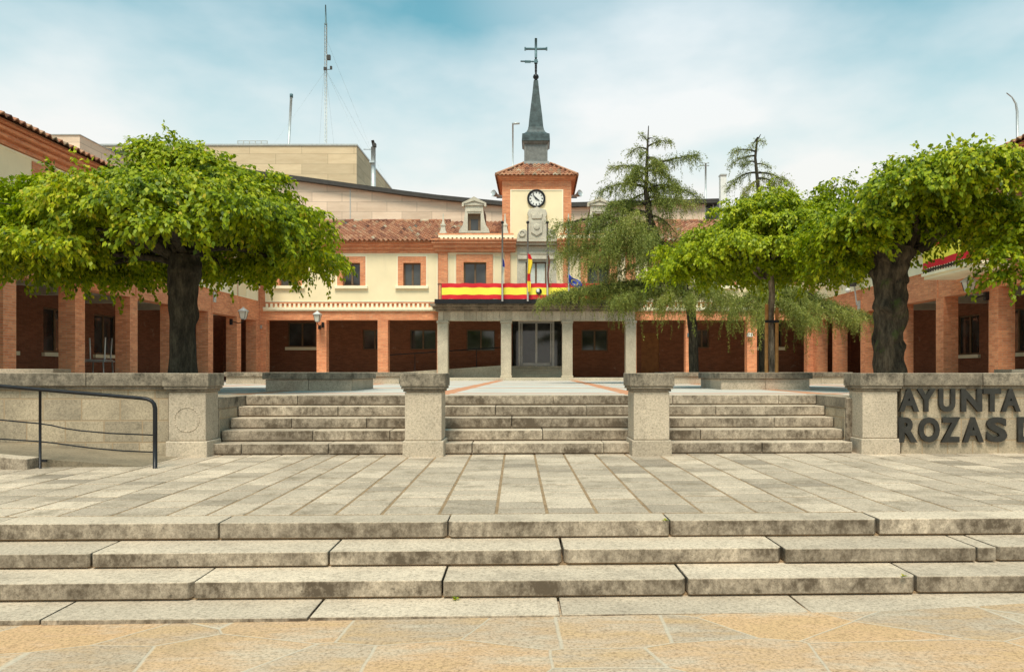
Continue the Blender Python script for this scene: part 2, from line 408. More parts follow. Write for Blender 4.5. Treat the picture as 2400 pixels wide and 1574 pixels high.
M['brick'] = mat_brick('brick', (0.82, 0.345, 0.165), (0.64, 0.22, 0.10), (0.60, 0.36, 0.23))
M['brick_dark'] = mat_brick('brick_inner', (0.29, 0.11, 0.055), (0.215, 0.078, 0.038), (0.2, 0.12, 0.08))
M['cream'] = mat_render('cream_render', (0.86, 0.72, 0.47))
M['trim'] = mat_render('cream_trim', (0.88, 0.80, 0.58))
M['soffit'] = mat_plain('soffit', (0.55, 0.50, 0.40), 0.9, 0.1)
M['wood'] = mat_plain('window_wood', (0.16, 0.10, 0.055), 0.5, 0.2, 6)
M['orange_wood'] = mat_plain('stake_wood', (0.46, 0.22, 0.07), 0.7, 0.25, 9)
M['door_wood'] = mat_plain('door_wood', (0.26, 0.11, 0.035), 0.6, 0.25, 5)
M['glass'] = mat_glass('window_glass')
M['tile'] = mat_tile('roof_tile')
M['slate'] = mat_plain('slate', (0.045, 0.068, 0.072), 0.55, 0.5, 5, 0, 0.6)
M['lead'] = mat_plain('lead', (0.17, 0.175, 0.165), 0.5, 0.25, 6)
M['iron'] = mat_plain('black_iron', (0.018, 0.018, 0.02), 0.4, 0.2, 8, 0.3)
M['bluegrey'] = mat_plain('cross_iron', (0.10, 0.17, 0.19), 0.5, 0.2, 8, 0.3)
M['alu'] = mat_plain('aluminium', (0.48, 0.47, 0.44), 0.4, 0.12, 8, 0.5)
M['galv'] = mat_plain('galvanised', (0.50, 0.53, 0.53), 0.5, 0.15, 8, 0.4)
M['pole'] = mat_plain('pole_metal', (0.24, 0.23, 0.22), 0.5, 0.15, 8, 0.3)
M['white'] = mat_plain('white_paint', (0.75, 0.74, 0.70), 0.5, 0.06)
M['lamp_glass'] = mat_plain('lantern_glass', (0.62, 0.60, 0.52), 0.25, 0.1)
M['curtain'] = mat_plain('curtain', (0.66, 0.68, 0.62), 0.8, 0.1, 6)
M['modern'] = mat_panels('modern_stone', (0.76, 0.59, 0.45), 1.9, 0.62)
M['modern2'] = mat_panels('modern_stone_tan', (0.70, 0.54, 0.35), 3.6, 0.7)
M['fascia'] = mat_plain('dark_fascia', (0.05, 0.045, 0.04), 0.5, 0.2)
M['red'] = mat_plain('flag_red', (0.62, 0.02, 0.03), 0.75, 0.12, 3)
M['yellow'] = mat_plain('flag_yellow', (0.85, 0.62, 0.05), 0.75, 0.08, 3)
M['lemon'] = mat_plain('flag_lemon', (0.88, 0.78, 0.08), 0.75, 0.06, 3)
M['blue'] = mat_plain('flag_blue', (0.02, 0.05, 0.36), 0.75, 0.2, 3)
M['letter'] = mat_plain('letter_metal', (0.045, 0.043, 0.038), 0.45, 0.25, 8, 0.4)
M['fore'] = mat_fore(); M['plaza'] = mat_plaza()
M['earth'] = mat_plain('earth', (0.22, 0.18, 0.13), 0.95, 0.3)
M['bark_dark'] = mat_bark('bark_dark', (0.040, 0.034, 0.023)); M['bark_moss'] = mat_bark('bark_moss', (0.062, 0.047, 0.03), 0.6)
M['bark_grey'] = mat_bark('bark_grey', (0.19, 0.15, 0.11))
M['elm'] = mat_leaf('elm_leaf', [(0.0, (0.05, 0.09, 0.003)), (0.25, (0.15, 0.225, 0.004)), (0.55, (0.30, 0.37, 0.005)), (0.88, (0.48, 0.49, 0.008)), (1.0, (0.55, 0.45, 0.03))])
M['elm_young'] = mat_leaf('elm_leaf_young', [(0.0, (0.10, 0.16, 0.004)), (0.4, (0.26, 0.33, 0.006)), (0.8, (0.43, 0.47, 0.008)), (1.0, (0.55, 0.53, 0.02))])
M['cedar'] = mat_leaf('cedar_needles', [(0.0, (0.08, 0.11, 0.025)), (0.5, (0.22, 0.255, 0.05)), (0.85, (0.36, 0.37, 0.08)), (1.0, (0.40, 0.37, 0.13))], 0.25)
M['cedar_blue'] = mat_leaf('cedar_needles_dark', [(0.0, (0.035, 0.06, 0.035)), (0.5, (0.08, 0.12, 0.055)), (1.0, (0.17, 0.21, 0.09))], 0.2)
# ------------------------------------------------------------------ terrace: ground, steps, landing, parapets
PHI = 0.028; CP, SP = math.cos(PHI), math.sin(PHI)
def TER(u, v, z): return (u * CP - (v - 10) * SP, 10 + u * SP + (v - 10) * CP, z)
R = random.Random(7)
zL = -0.787                     # landing level

# far ground sheet, foreground flagstones
g = MB()
g.box(-900, 900, -300, 1500, -1.9, -1.5); g.build('ground', M['earth']); tag(bpy.data.objects['ground'], kind='structure')
def fore_z(x, y):
    e = 1.5375 - 0.05 * (x * 0.155 - (y - 4.56))
    return EYE - min(max(e, 1.40), 1.60)
g = MB(); nx, ny = 60, 40
ids = g.addv([(-24 + 48 * i / nx, -12 + (5.45 + 12) * j / ny, fore_z(-24 + 48 * i / nx, -12 + 17.45 * j / ny)) for j in range(ny + 1) for i in range(nx + 1)])
for j in range(ny):
    for i in range(nx):
        a = j * (nx + 1) + i; g.face([a, a + 1, a + nx + 2, a + nx + 1])
tag(g.build('forecourt_paving', M['fore']), kind='structure')

# lower flight: one long slab step above the other, each slab with its own joint
t = thing('stone_steps', TER(0, 5, -1.18), 'long low flight of three worn granite slab steps across the foreground', 'steps')
rows = [(5.61, zL, 0.135, [484, 1012, 1535, 2035], 1.74, 0), (5.25, -0.922, 0.115, [187, 731, 1276, 1800, 2264, 2312], 1.68, 0), (4.90, -1.037, 0.124, [413, 988, 1563, 2115], 1.69, 0), (4.56, -1.161, 0.05, [60, 671, 1258, 1850], 1.6, 0)]
for v, z, h, js, L, _ in rows:
    m = MB(TER)
    us = [HX(p, v) for p in js]
    while us[0] > -9: us.insert(0, us[0] - L * R.uniform(0.94, 1.06))
    while us[-1] < 9: us.append(us[-1] + L * R.uniform(0.94, 1.06))
    for a, b in zip(us[:-1], us[1:]):
        dz = R.uniform(-0.003, 0.003) if h > 0.06 else R.uniform(-0.0008, 0.0008); dv = R.uniform(-0.012, 0.012); gap = R.uniform(0.004, 0.011)
        m.col = R.random(); bk = v + (0.44 if h > 0.06 else 0.5) + (-0.15 if v > 5.5 else 0); c1, c2 = [R.choice([0.004, 0.008, 0.014, 0.03]) for _ in '12']
        if h < 0.06: c1 = c2 = 0.003
        m.polyz([(a + gap + c1, v + dv), (b - gap - c2, v + dv), (b - gap, v + dv + c2 * 1.3), (b - gap, bk), (a + gap, bk), (a + gap, v + dv + c1 * 1.3)], z - h + 0.016, z + dz)
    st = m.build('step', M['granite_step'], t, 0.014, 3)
    if h > 0.06:
        b2 = MB(TER); b2.box(-9, 9, v + 0.035, v + 0.5 + (-0.22 if v > 5.5 else 0), z - h - 0.02, z - h + 0.012, 0.2); b2.build('step_bed', M['mortar'], t)

# landing: granite strips running away from the steps
b = MB(TER); b.box(-26, 26, 5.88, 12.2, -1.30, zL - 0.006, 0.4); tag(b.build('landing_base', M['mortar']), kind='structure')
m = MB(TER); u = -17.0
edges = []
js = [HX(p, 6.0) for p in (255, 380, 470, 556, 660, 762, 868, 1000, 1132, 1250, 1366, 1492, 1612, 1740, 1860, 1975, 2090)]
while js[0] > -15: js.insert(0, js[0] - R.uniform(0.38, 0.5))
while js[-1] < 15: js.append(js[-1] + R.uniform(0.38, 0.5))
for a, c in zip(js[:-1], js[1:]):
    v = 5.925 - R.uniform(0, 0.0)
    while v < 12.0:
        L = R.choice([0.24, 0.3, 0.36, 0.42, 0.5])
        w = min(v + L, 12.05); k = 0.5 + R.gauss(0, 0.22)
        m.box(a + 0.013, c - 0.013, v + 0.012, w - 0.012 - R.choice([0, 0, 0.003]), zL - 0.03, zL + R.uniform(-0.0025, 0.0015), min(max(k, 0), 1)); v = w
tag(m.build('landing_paving', M['slab'], None, 0.004), kind='structure')

# plaza body with the flight cut into it
b = MB(TER)
b.box(-26, -4.52, 10.42, 11.9, -1.3, -0.004, 0.5); b.box(4.52, 26, 10.42, 11.9, -1.3, -0.004, 0.5)
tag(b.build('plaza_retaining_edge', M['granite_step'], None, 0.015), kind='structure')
b = MB()
b.box(-40, 40, 11.95, 60, -1.4, 0.0); tag(b.build('plaza_paving', M['plaza']), kind='structure')
b = MB(TER); b.box(-4.5, 4.5, 11.5, 11.95 + 0.25, -1.3, -0.003, 0.8); b.box(-26, 26, 11.9, 12.25, -1.3, -0.005, 0.8)
tag(b.build('plaza_edging', M['slab'], None, 0.01), kind='structure')

# upper flight of five steps
t = thing('stair_flight', TER(0, 11, zL), 'five worn granite steps rising between the stone pillars to the plaza', 'steps')
jj = [[-4.1, -2.9, -0.9, 0.95, 3.2], [-3.2, -2.1, 0.1, 2.4], [-3.6, -2.5, -0.35, 1.75, 3.6], [-3.0, -0.6, 0.8, 2.8], [-3.7, -1.9, 0.3, 2.2, 3.9]]
for k in range(5):
    top = zL + 0.1575 * (k + 1); v = 10.18 + 0.315 * k; m = MB(TER)
    us = [-4.5] + jj[k] + [4.5]
    for a, c in zip(us[:-1], us[1:]):
        gp = R.uniform(0.002, 0.007)
        m.box(a + gp, c - gp, v + R.uniform(-0.008, 0.008), v + 0.36, top - 0.138, top + R.uniform(-0.002, 0.002), R.random())
    m.box(-4.5, 4.5, v + 0.03, v + 0.35, top - 0.157, top - 0.14, 0.2)
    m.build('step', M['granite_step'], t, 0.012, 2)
# stepped side cheeks beside the flight
for sg in (-1, 1):
    t = thing('stair_cheek', TER(sg * 4.6, 11, zL), ('low granite cheek wall at the left end of the upper steps' if sg < 0 else 'low granite cheek wall at the right end of the upper steps'), 'wall', 'cheek walls of the upper steps')
    m = MB(TER)
    m.box(sg * 4.515, sg * 4.95, 10.47, 11.88, zL - 0.1, -0.165, 0.5)
    m.build('wall_block', M['ashlar'], t, 0.01)
    m = MB(TER); m.box(sg * 4.505, sg * 4.95, 10.44, 11.9, -0.16, 0.004, 0.4); m.build('coping', M['granite_cap'], t, 0.012, 2)

# pillars: base, shaft, moulded cap
def pillar(u0, u1, v0, dep, label, medallion=False):
    uc = (u0 + u1) / 2; w = u1 - u0
    t = thing('stone_pillar', TER(uc, v0 + dep / 2, zL), label, 'pillar', 'granite pillars along the top steps')
    m = MB(TER); m.box(u0 - 0.028, u1 + 0.028, v0 - 0.028, v0 + dep + 0.028, zL - 0.02, zL + 0.215, R.random()); m.build('base', M['granite'], t, 0.012, 2)
    m = MB(TER); m.box(u0, u1, v0, v0 + dep, zL + 0.219, 0.095, R.random()); m.build('shaft', M['granite'], t, 0.012, 2)
    m = MB(TER); P = 0.058
    m.box(u0 - 0.02, u1 + 0.02, v0 - 0.02, v0 + dep + 0.02, 0.098, 0.132, 0.2); m.box(u0 - 0.045, u1 + 0.045, v0 - 0.045, v0 + dep + 0.045, 0.134, 0.170, 0.3)
    m.box(u0 - P, u1 + P, v0 - P, v0 + dep + P, 0.172, EYE - 0.012, 0.6); m.build('cap', M['granite_cap'], t, 0.008, 2)
    if medallion:
        m = MB(TER); [m.tube([(uc + 0.165 * math.cos(a), v0 - 0.001, -0.28 + 0.165 * math.sin(a)), (uc + 0.165 * math.cos(a + 0.21), v0 - 0.001, -0.28 + 0.165 * math.sin(a + 0.21))], 0.006, 5) for a in [k * 0.2094 for k in range(30)]]; m.build('round_relief', M['granite'], t)
pillar(-1.80, -1.30, 9.93, 0.52, 'stone pillar with moulded cap standing left of the middle steps')
pillar(1.335, 1.83, 9.95, 0.52, 'stone pillar with moulded cap standing right of the middle steps')
pillar(-5.00, -4.50, 9.98, 0.42, 'left end pillar of the parapet with a faint round relief', True)
pillar(4.60, 5.10, 10.10, 0.42, 'right end pillar of the parapet beside the dark metal letters')

# parapet walls
def parapet(u0, u1, label):
    t = thing('parapet_wall', TER((u0 + u1) / 2, 10.2, zL), label, 'wall', 'ashlar parapet walls')
    m = MB(TER); m.box(u0, u1, 10.12, 10.40, zL - 0.1, 0.125, 0.5); m.build('ashlar_wall', M['ashlar'], t)
    m = MB(TER)
    a = u0
    while a < u1 - 0.01:
        c = min(a + R.uniform(1.0, 1.5), u1)
        m.box(a + 0.004, c - 0.004, 10.045, 10.475, 0.175, EYE - 0.010, R.random()); a = c
    m.box(u0, u1, 10.08, 10.44, 0.126, 0.173, 0.15); m.build('coping', M['granite_cap'], t, 0.01, 2)
parapet(-24, -5.065, 'ashlar parapet wall with dark stained coping behind the ramp handrail')
parapet(5.165, 24, 'ashlar parapet wall with dark stained coping carrying metal letters')

# ramp with its stone kerb on the left, handrail in front of it
def ramp_z(u): return zL + max(0.0, (-4.85 - u)) * 0.080
t = thing('access_ramp', TER(-6, 9.4, zL), 'sloping stone ramp climbing to the left behind the black handrail', 'ramp')
m = MB(TER)
us = [-4.85 - 0.55 * k for k in range(27)]
for a, c in zip(us[:-1], us[1:]):
    i = m.addv([(c, 8.98, zL - 0.05), (a, 8.98, zL - 0.05), (a, 10.11, zL - 0.05), (c, 10.11, zL - 0.05), (c, 8.98, ramp_z(c) + 0.002), (a, 8.98, ramp_z(a) + 0.002), (a, 10.11, ramp_z(a) + 0.002), (c, 10.11, ramp_z(c) + 0.002)])
    for q in ((0, 3, 2, 1), (4, 5, 6, 7), (0, 1, 5, 4), (1, 2, 6, 5), (2, 3, 7, 6), (3, 0, 4, 7)): m.face([i + k for k in q])
m.col = 0.15
m.build('ramp_surface', M['ramp'], t)
m = MB(TER)
i = 0
for a, c in ((-6.06, -6.9), (-6.915, -7.6), (-7.615, -9.3), (-9.315, -11)):
    q = m.addv([(c, 8.74, zL - 0.05), (a, 8.74, zL - 0.05), (a, 8.975, zL - 0.05), (c, 8.975, zL - 0.05), (c, 8.74, ramp_z(c) + 0.03), (a, 8.74, ramp_z(a) + 0.03), (a, 8.975, ramp_z(a) + 0.03), (c, 8.975, ramp_z(c) + 0.03)])
    m.col = R.random()
    for f in ((0, 3, 2, 1), (4, 5, 6, 7), (0, 1, 5, 4), (1, 2, 6, 5), (2, 3, 7, 6), (3, 0, 4, 7)): m.face([q + k for k in f])
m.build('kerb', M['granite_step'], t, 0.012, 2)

t = thing('handrail', TER(-5.3, 8.69, zL), 'black steel handrail with two thin lower rails beside the ramp', 'railing')
def HR(px, py, Z=8.69): return (HX(px, Z), Z, HZ(py, Z))
pts = [HR(-190, 888), HR(0, 904), HR(94, 912.5), HR(225, 923.5), HR(330, 932.5), HR(345, 934.5), HR(355, 939), HR(361, 946), HR(363.5, 957), HR(363.5, 1030), HR(363.5, 1098)]
m = MB(); m.tube(pts, [0.0225] * 6 + [0.0225, 0.024, 0.026, 0.026, 0.026], 10); m.build('top_rail', M['iron'], t)
for pyt in (912, 888):
    pass
m = MB(); m.tube([HR(94, 915), HR(94, 1099)], 0.0155, 8); m.box(HX(94, 8.69), HX(110, 8.69), 8.68, 8.70, HZ(1082, 8.69), HZ(1076, 8.69)); m.build('post', M['iron'], t)
m = MB(); m.tube([HR(-186, 888), HR(-186, 1090)], 0.0155, 8); m.build('post', M['iron'], t)
m = MB(); m.tube([HR(-186, 974), HR(0, 983.5), HR(92, 992), HR(120, 996), HR(150, 1003), HR(190, 1009), HR(260, 1015), HR(361, 1019)], 0.009, 6); m.build('lower_rail', M['iron'], t)
m = MB(); m.tube([HR(-186, 1012), HR(0, 1028), HR(92, 1034), HR(130, 1038), HR(180, 1045), HR(220, 1050), HR(290, 1056), HR(361, 1059)], 0.009, 6); m.build('lower_rail', M['iron'], t)

# metal letters on the right parapet
def glyph(ch, h, depth=0.035, bold=0.055):
    c = bpy.data.curves.new('glyph', 'FONT'); c.body = ch; c.size = h / 0.73; c.extrude = depth / 2; c.offset = bold * h; c.resolution_u = 4
    o = bpy.data.objects.new('glyph', c); COL.objects.link(o); bpy.context.view_layer.update()
    me = bpy.data.meshes.new_from_object(o.evaluated_get(bpy.context.evaluated_depsgraph_get()))
    bpy.data.objects.remove(o); bpy.data.curves.remove(c); return me
t = thing('wall_lettering', TER(6, 10.07, -0.2), 'dark metal capital letters reading AYUNTA and ROZAS on the parapet', 'lettering')
T0 = origin_of(t)
rows = [(964.5, 911, [('A', 2105, 2153), ('Y', 2148, 2192), ('U', 2200, 2239), ('N', 2253, 2303), ('T', 2306, 2348), ('A', 2349, 2395)]),
        (1036, 977, [('R', 2105, 2149), ('O', 2152, 2202), ('Z', 2205, 2251), ('A', 2257, 2307), ('S', 2314, 2363), ('D', 2389, 2436)])]
for yb, yt, ls in rows:
    for ch, xa, xb in ls:
        Z = 10.24; h = HZ(yt, Z) - HZ(yb, Z); me = glyph(ch, h)
        xs = [v.co.x for v in me.vertices]; ys = [v.co.y for v in me.vertices]
        x0, x1, y0, y1 = min(xs), max(xs), min(ys), max(ys); W = HX(xb, Z) - HX(xa, Z)
        for v in me.vertices:
            a = HX(xa, Z) + (v.co.x - x0) / (x1 - x0) * W; zz = HZ(yb, Z) + (v.co.y - y0) / (y1 - y0) * h
            p = TER(a + 0.006, 10.088 - v.co.z, zz); v.co = Vector(p) - T0
        me.materials.clear(); me.materials.append(M['letter'])
        o = bpy.data.objects.new('letter', me); COL.objects.link(o); o.parent = t

# plaza furniture: tree planters, long low benches
def planter(x0, x1, y0, y1, label, soil=True, cap=0.05, group='granite planters on the plaza', hgt=EYE - 0.006):
    t = thing('stone_planter', ((x0 + x1) / 2, (y0 + y1) / 2, 0), label, 'planter', group)
    m = MB(); w = 0.16
    for (a, c, d, e) in ((x0, x1, y0, y0 + w), (x0, x1, y1 - w, y1), (x0, x0 + w, y0 + w, y1 - w), (x1 - w, x1, y0 + w, y1 - w)):
        n = max(1, int(round(max(c - a, e - d) / 0.9)))
        for k in range(n):
            if c - a > e - d: m.box(a + (c - a) * k / n + 0.003, a + (c - a) * (k + 1) / n - 0.003, d, e, -0.02, hgt - 0.135, R.random())
            else: m.box(a, c, d + (e - d) * k / n + 0.003, d + (e - d) * (k + 1) / n - 0.003, -0.02, hgt - 0.135, R.random())
    m.build('planter_wall', M['granite'], t, 0.008)
    m = MB(); x0 -= cap; x1 += cap; y0 -= cap; y1 += cap; w = 0.36
    for (a, c, d, e) in ((x0, x1, y0, y0 + w), (x0, x1, y1 - w, y1), (x0, x0 + w, y0 + w, y1 - w), (x1 - w, x1, y0 + w, y1 - w)):
        n = max(1, int(round(max(c - a, e - d) / 1.0)))
        for k in range(n):
            if c - a > e - d: m.box(a + (c - a) * k / n + 0.003, a + (c - a) * (k + 1) / n - 0.003, d, e, hgt - 0.13, hgt, R.random())
            else: m.box(a, c, d + (e - d) * k / n + 0.003, d + (e - d) * (k + 1) / n - 0.003, hgt - 0.13, hgt, R.random())
    m.build('seat_coping', M['granite_cap'], t, 0.012, 2)
    m = MB(); m.box(x0 + w, x1 - w, y0 + w, y1 - w, -0.02, hgt - 0.17); m.build('soil', M['earth'], t)
planter(HX(622, 14.2), HX(824, 14.2), 14.2, 16.1, 'square granite planter on the plaza above the left steps')
planter(HX(1690, 15.2), HX(1898, 15.2), 15.2, 17.1, 'square granite planter around the staked young tree')
planter(-9.6, -4.25, 22.4, 25.6, 'long low granite planter behind the square one on the left', hgt=EYE)
planter(4.2, 9.7, 22.4, 25.6, 'long low granite planter around the cedar trunk on the right', hgt=EYE)
def bench(x0, x1, y0, y1, top, label):
    t = thing('stone_bench', ((x0 + x1) / 2, (y0 + y1) / 2, 0), label, 'bench', 'granite benches behind the parapets')
    m = MB(); m.box(x0, x1, y0, y1, top - 0.09, top, 0.9); m.build('seat', M['granite'], t, 0.01)
    for a in (x0 + 0.12, x1 - 0.32):
        m = MB(); m.box(a, a + 0.2, y0 + 0.06, y1 - 0.06, -0.01, top - 0.092, 0.4); m.build('leg', M['granite_cap'], t, 0.008)
bench(HX(-60, 12.6), HX(124, 12.6), 12.6, 13.1, HZ(864, 12.6), 'stone bench just showing above the left parapet')
bench(HX(2371, 12.6), HX(2540, 12.6), 12.6, 13.1, HZ(865, 12.6), 'stone bench just showing above the right parapet')

# weeds rooted in the joints of the step slabs
for u, v, z, label in ((HX(1523, 5.62), 5.60, zL, 'tiny green weed in a joint of the topmost long step'), (HX(2072, 4.92), 4.885, -1.03, 'tiny green weed on the edge of the lowest riser at right'), (HX(1004, 4.57), 4.87, -1.155, 'tiny weed at the foot of the bottom riser left of centre')):
    m = MB(TER)
    for k in range(16):
        a = R.uniform(0, 6.28); l = R.uniform(0.015, 0.04); c, s_ = math.cos(a), math.sin(a); h = R.uniform(0.004, 0.02); w = 0.005
        q = m.addv([(u, v, z + 0.001), (u + c * l * .5 - s_ * w, v + s_ * l * .5 + c * w, z + h), (u + c * l, v + s_ * l, z + h * 0.8), (u + c * l * .5 + s_ * w, v + s_ * l * .5 - c * w, z + h)])
        m.col = R.random(); m.face([q, q + 1, q + 2, q + 3])
    tag(m.build('weed', M['elm']), label, 'weed', 'weeds in the step joints')
# ------------------------------------------------------------------ town hall
ZF = 32.5
R = random.Random(11)
def roof_tiles(mb, O, U, V, nu, nv, wu, wv, left=lambda t: 0.0, right=lambda t: 1.0, amp=0.05, rows_col=True):
    """barrel tile roof: O eave corner, U unit along the eave, V unit up the slope; trimmed by left/right(t) fractions"""
    O, U, V = Vector(O), Vector(U).normalized(), Vector(V).normalized(); N = U.cross(V).normalized()
    if N.z < 0: N = -N
    L = nu * wu; sub = 6
    for j in range(nv):
        t0 = j / nv; lf, rt = left(t0) * L, right(t0) * L
        i0 = max(0, int(round(lf / wu))); i1 = min(nu, int(round(rt / wu)))
        for i in range(i0, i1):
            mb.col = min(max(R.gauss(0.46, 0.2), 0.02), 1)
            pts = []
            for (vv, lift) in ((j * wv - 0.02, 0.03), ((j + 1) * wv, 0.0)):
                for k in range(sub + 1):
                    a = k / sub; h = amp * math.sin(math.pi * a) ** 1 if a <= 1 else 0
                    h = amp * (0.5 - 0.5 * math.cos(2 * math.pi * a)) * 1.5
                    p = O + U * ((i + a) * wu) + V * vv + N * (h + lift); pts.append(tuple(p))
            q = mb.addv(pts)
            for k in range(sub):
                mb.face([q + k, q + k + 1, q + sub + 1 + k + 1, q + sub + 1 + k])
            # front lip
            lip = mb.addv([tuple(Vector(pts[k]) - N * 0.035) for k in range(sub + 1)])
            for k in range(sub): mb.face([lip + k, lip + k + 1, q + k + 1, q + k])

def window_part(fr, flip, a0, a1, z0, z1, b, root, curtain=False, mull=1, wmat='wood', pane_reflection=None):
    w = MB(fr, flip); t = 0.055
    w.box(a0, a1, b, b + 0.07, z1 - t, z1); w.box(a0, a1, b, b + 0.07, z0, z0 + t); w.box(a0, a0 + t, b, b + 0.07, z0 + t, z1 - t); w.box(a1 - t, a1, b, b + 0.07, z0 + t, z1 - t)
    for k in range(mull):
        m = a0 + (a1 - a0) * (k + 1) / (mull + 1); w.box(m - 0.04, m + 0.04, b - 0.004, b + 0.066, z0 + t, z1 - t)
    W = w.build('window', M[wmat], root)
    p = MB(fr, flip); p.box(a0 + t, a1 - t, b + 0.03, b + 0.045, z0 + t, z1 - t); p.build('pane', M['glass'], W)
    if pane_reflection:
        p = MB(fr, flip); p.box(a0 + t + (a1 - a0) * pane_reflection[0], a0 + t + (a1 - a0 - 2 * t) * pane_reflection[1], b + 0.024, b + 0.0295, z1 - t - (z1 - z0) * pane_reflection[2], z1 - t); p.build('pane_reflection', M['curtain'], W)  # pale panel in front of the opaque glass, standing in for a reflection
    if curtain:
        p = MB(fr, flip); p.smooth = True; n = 36; q = p.addv([(a0 + t + (a1 - a0 - 2 * t) * k / n, b + 0.022 + 0.006 * math.sin(k * 1.9), z) for z in (z0 + t, z1 - t) for k in range(n + 1)])
        for k in range(n): p.face([q + k, q + k + 1, q + n + 2 + k, q + n + 1 + k])
        p.build('curtain', M['curtain'], W)
    return W

hall = thing('town_hall', (0, ZF, 0), 'two storey brick and cream town hall with central clock tower', 'building')
ident = lambda a, b, z: (a, ZF + b, z)
def d2a(d, Z=ZF): return d * Z / F
zBeam, zCream0, zCream1, zEave = HZ(749.5, ZF), HZ(707.5, ZF), HZ(594, ZF), HZ(566, 32.1)
wall_h = []
for sg in (-1, 1):
    fr = (lambda sg: (lambda a, b, z: (sg * a, ZF + b, z)))(sg); fl = sg < 0
    A = d2a
    # brick wall with the arcade openings
    m = MB(fr, fl); holes = [(A(349 - 115), A(349), -1, zBeam), (A(373), A(493), -1, zBeam), (A(516), A(634), -1, zBeam)]
    wins = [(A(434 - 20.5), A(434 + 20.5)), (A(434 - 142 + 0 - 20.5), A(434 - 142 + 20.5)), (A(582 - 20.5), A(582 + 20.5))]
    wz0, wz1 = HZ(670, ZF), HZ(616, ZF)
    m.wall(A(229.5), A(662), -0.05, zEave, 0, 0.4, holes + [(a, b, wz0, wz1) for a, b in wins])
    m.build('brick_wall', M['brick'], hall)
    # cream panel round the brick window frames
    m = MB(fr, fl)
    fz1 = HZ(601, ZF); frames = [((a + b) / 2 - A(33), (a + b) / 2 + A(33), wz0 - 0.0, fz1) for a, b in wins]
    m.wall(A(231.5), A(636), zCream0, zCream1, -0.03, 0.0, frames); m.build('cream_panel', M['cream'], hall)
    m = MB(fr, fl); t = 0.055
    m.box(A(231.5), A(636), -0.045, -0.031, zCream0, zCream0 + t); m.box(A(231.5), A(636), -0.045, -0.031, zCream1 - t, zCream1)
    m.box(A(231.5), A(231.5) + t, -0.045, -0.031, zCream0 + t, zCream1 - t); m.box(A(636) - t, A(636), -0.045, -0.031, zCream0 + t, zCream1 - t)
    for a, b, z0, z1 in frames:
        m.box(a - t, a, -0.045, -0.031, z0, z1 + t); m.box(b, b + t, -0.045, -0.031, z0, z1 + t); m.box(a, b, -0.045, -0.031, z1, z1 + t)
    m.build('panel_border', M['trim'], hall)
    for (a, b), (fa, fb, z0, z1) in zip(wins, frames):
        m = MB(fr, fl); m.wall(fa, fb, z0, z1, -0.055, -0.001, [(a, b, wz0, wz1)]); m.build('brick_window_surround', M['brick'], hall)
        W = window_part(fr, fl, a, b, wz0, wz1, 0.14, hall, pane_reflection=R.choice([(0, 0.45, 0.38), (0.5, 1, 0.3), (0, 1, 0.22), None]))
        m = MB(fr, fl); m.box(fa - 0.11, fb + 0.11, -0.14, -0.002, wz0 - 0.13, wz0 - 0.002); m.build('sill', M['trim'], W, 0.01)
    # string course: dentils on brick over a stone ledge
    m = MB(fr, fl); z0, z1 = HZ(726.5, ZF), HZ(720, ZF)
    m.box(A(231), A(640), -0.10, -0.001, z0, z1); m.box(A(231), A(640), -0.06, -0.001, z0 - 0.045, z0 - 0.001); m.build('stone_ledge', M['trim'], hall)
    a = A(232)
    while a < A(638):
        m = MB(fr, fl); m.box(a, a + 0.10, -0.075, -0.001, z1 + 0.002, HZ(711.5, ZF)); m.build('dentil', M['trim'], hall); a += 0.205
    m = MB(fr, fl); m.box(A(231), A(638), -0.05, -0.001, HZ(711.3, ZF), HZ(708.5, ZF)); m.build('brick_band', M['brick'], hall)
    # corbelled brick cornice
    m = MB(fr, fl)
    m.box(A(232), A(640), -0.07, -0.001, HZ(594, ZF), HZ(586, ZF)); m.box(A(232), A(640), -0.15, -0.001, HZ(586, ZF) + 0.002, HZ(578, ZF)); m.box(A(232), A(640), -0.25, -0.001, HZ(578, ZF) + 0.002, HZ(572, ZF)); m.box(A(232), A(640), -0.34, -0.001, HZ(572, ZF) + 0.002, HZ(566, ZF))
    m.build('cornice', M['brick'], hall)
    # central bay: pilasters, cream strips, brick window surround
    bz0 = HZ(711, ZF)
    m = MB(fr, fl); m.wall(A(46), A(229), bz0, zEave, -0.02, 0.38, [(A(118), A(171), HZ(672, ZF), HZ(615, ZF))]); m.build('bay_wall', M['cream'], hall)
    m = MB(fr, fl)
    for a, b in ((208, 230), (62, 75)): m = MB(fr, fl); m.box(A(a), A(b), -0.12, -0.021, bz0, HZ(591, ZF)); m.build('brick_pilaster', M['brick'], hall)
    m = MB(fr, fl); m.wall(A(103), A(188), bz0, HZ(597, ZF), -0.10, -0.022, [(A(118), A(171), HZ(672, ZF), HZ(615, ZF))]); m.build('brick_window_surround', M['brick'], hall)
    window_part(fr, fl, A(118), A(171), HZ(672, ZF), HZ(615, ZF), 0.1, hall)
    m = MB(fr, fl)
    for a, b in ((189.5, 192.5), (204.5, 207), (76.5, 79), (98.5, 101.5)): m.box(A(a), A(b), -0.045, -0.022, bz0, HZ(596, ZF))
    m.box(A(46), A(230), -0.05, -0.022, HZ(596, ZF) + 0.001, HZ(592, ZF)); m.build('cream_border', M['trim'], hall)
    m = MB(fr, fl)
    e = [(-0.20, 591.5, 583), (-0.32, 583, 574), (-0.43, 574, 567), (-0.50, 567, 564)]
    for b, ya, yb in e: m.box(A(47 + (0.45 + b) * 12), A(230) + (-b) * 0.6, b, -0.021, HZ(ya, ZF) + 0.002, HZ(yb, ZF))
    m.build('bay_cornice', M['brick'], hall)
    m = MB(fr, fl); a = A(48)
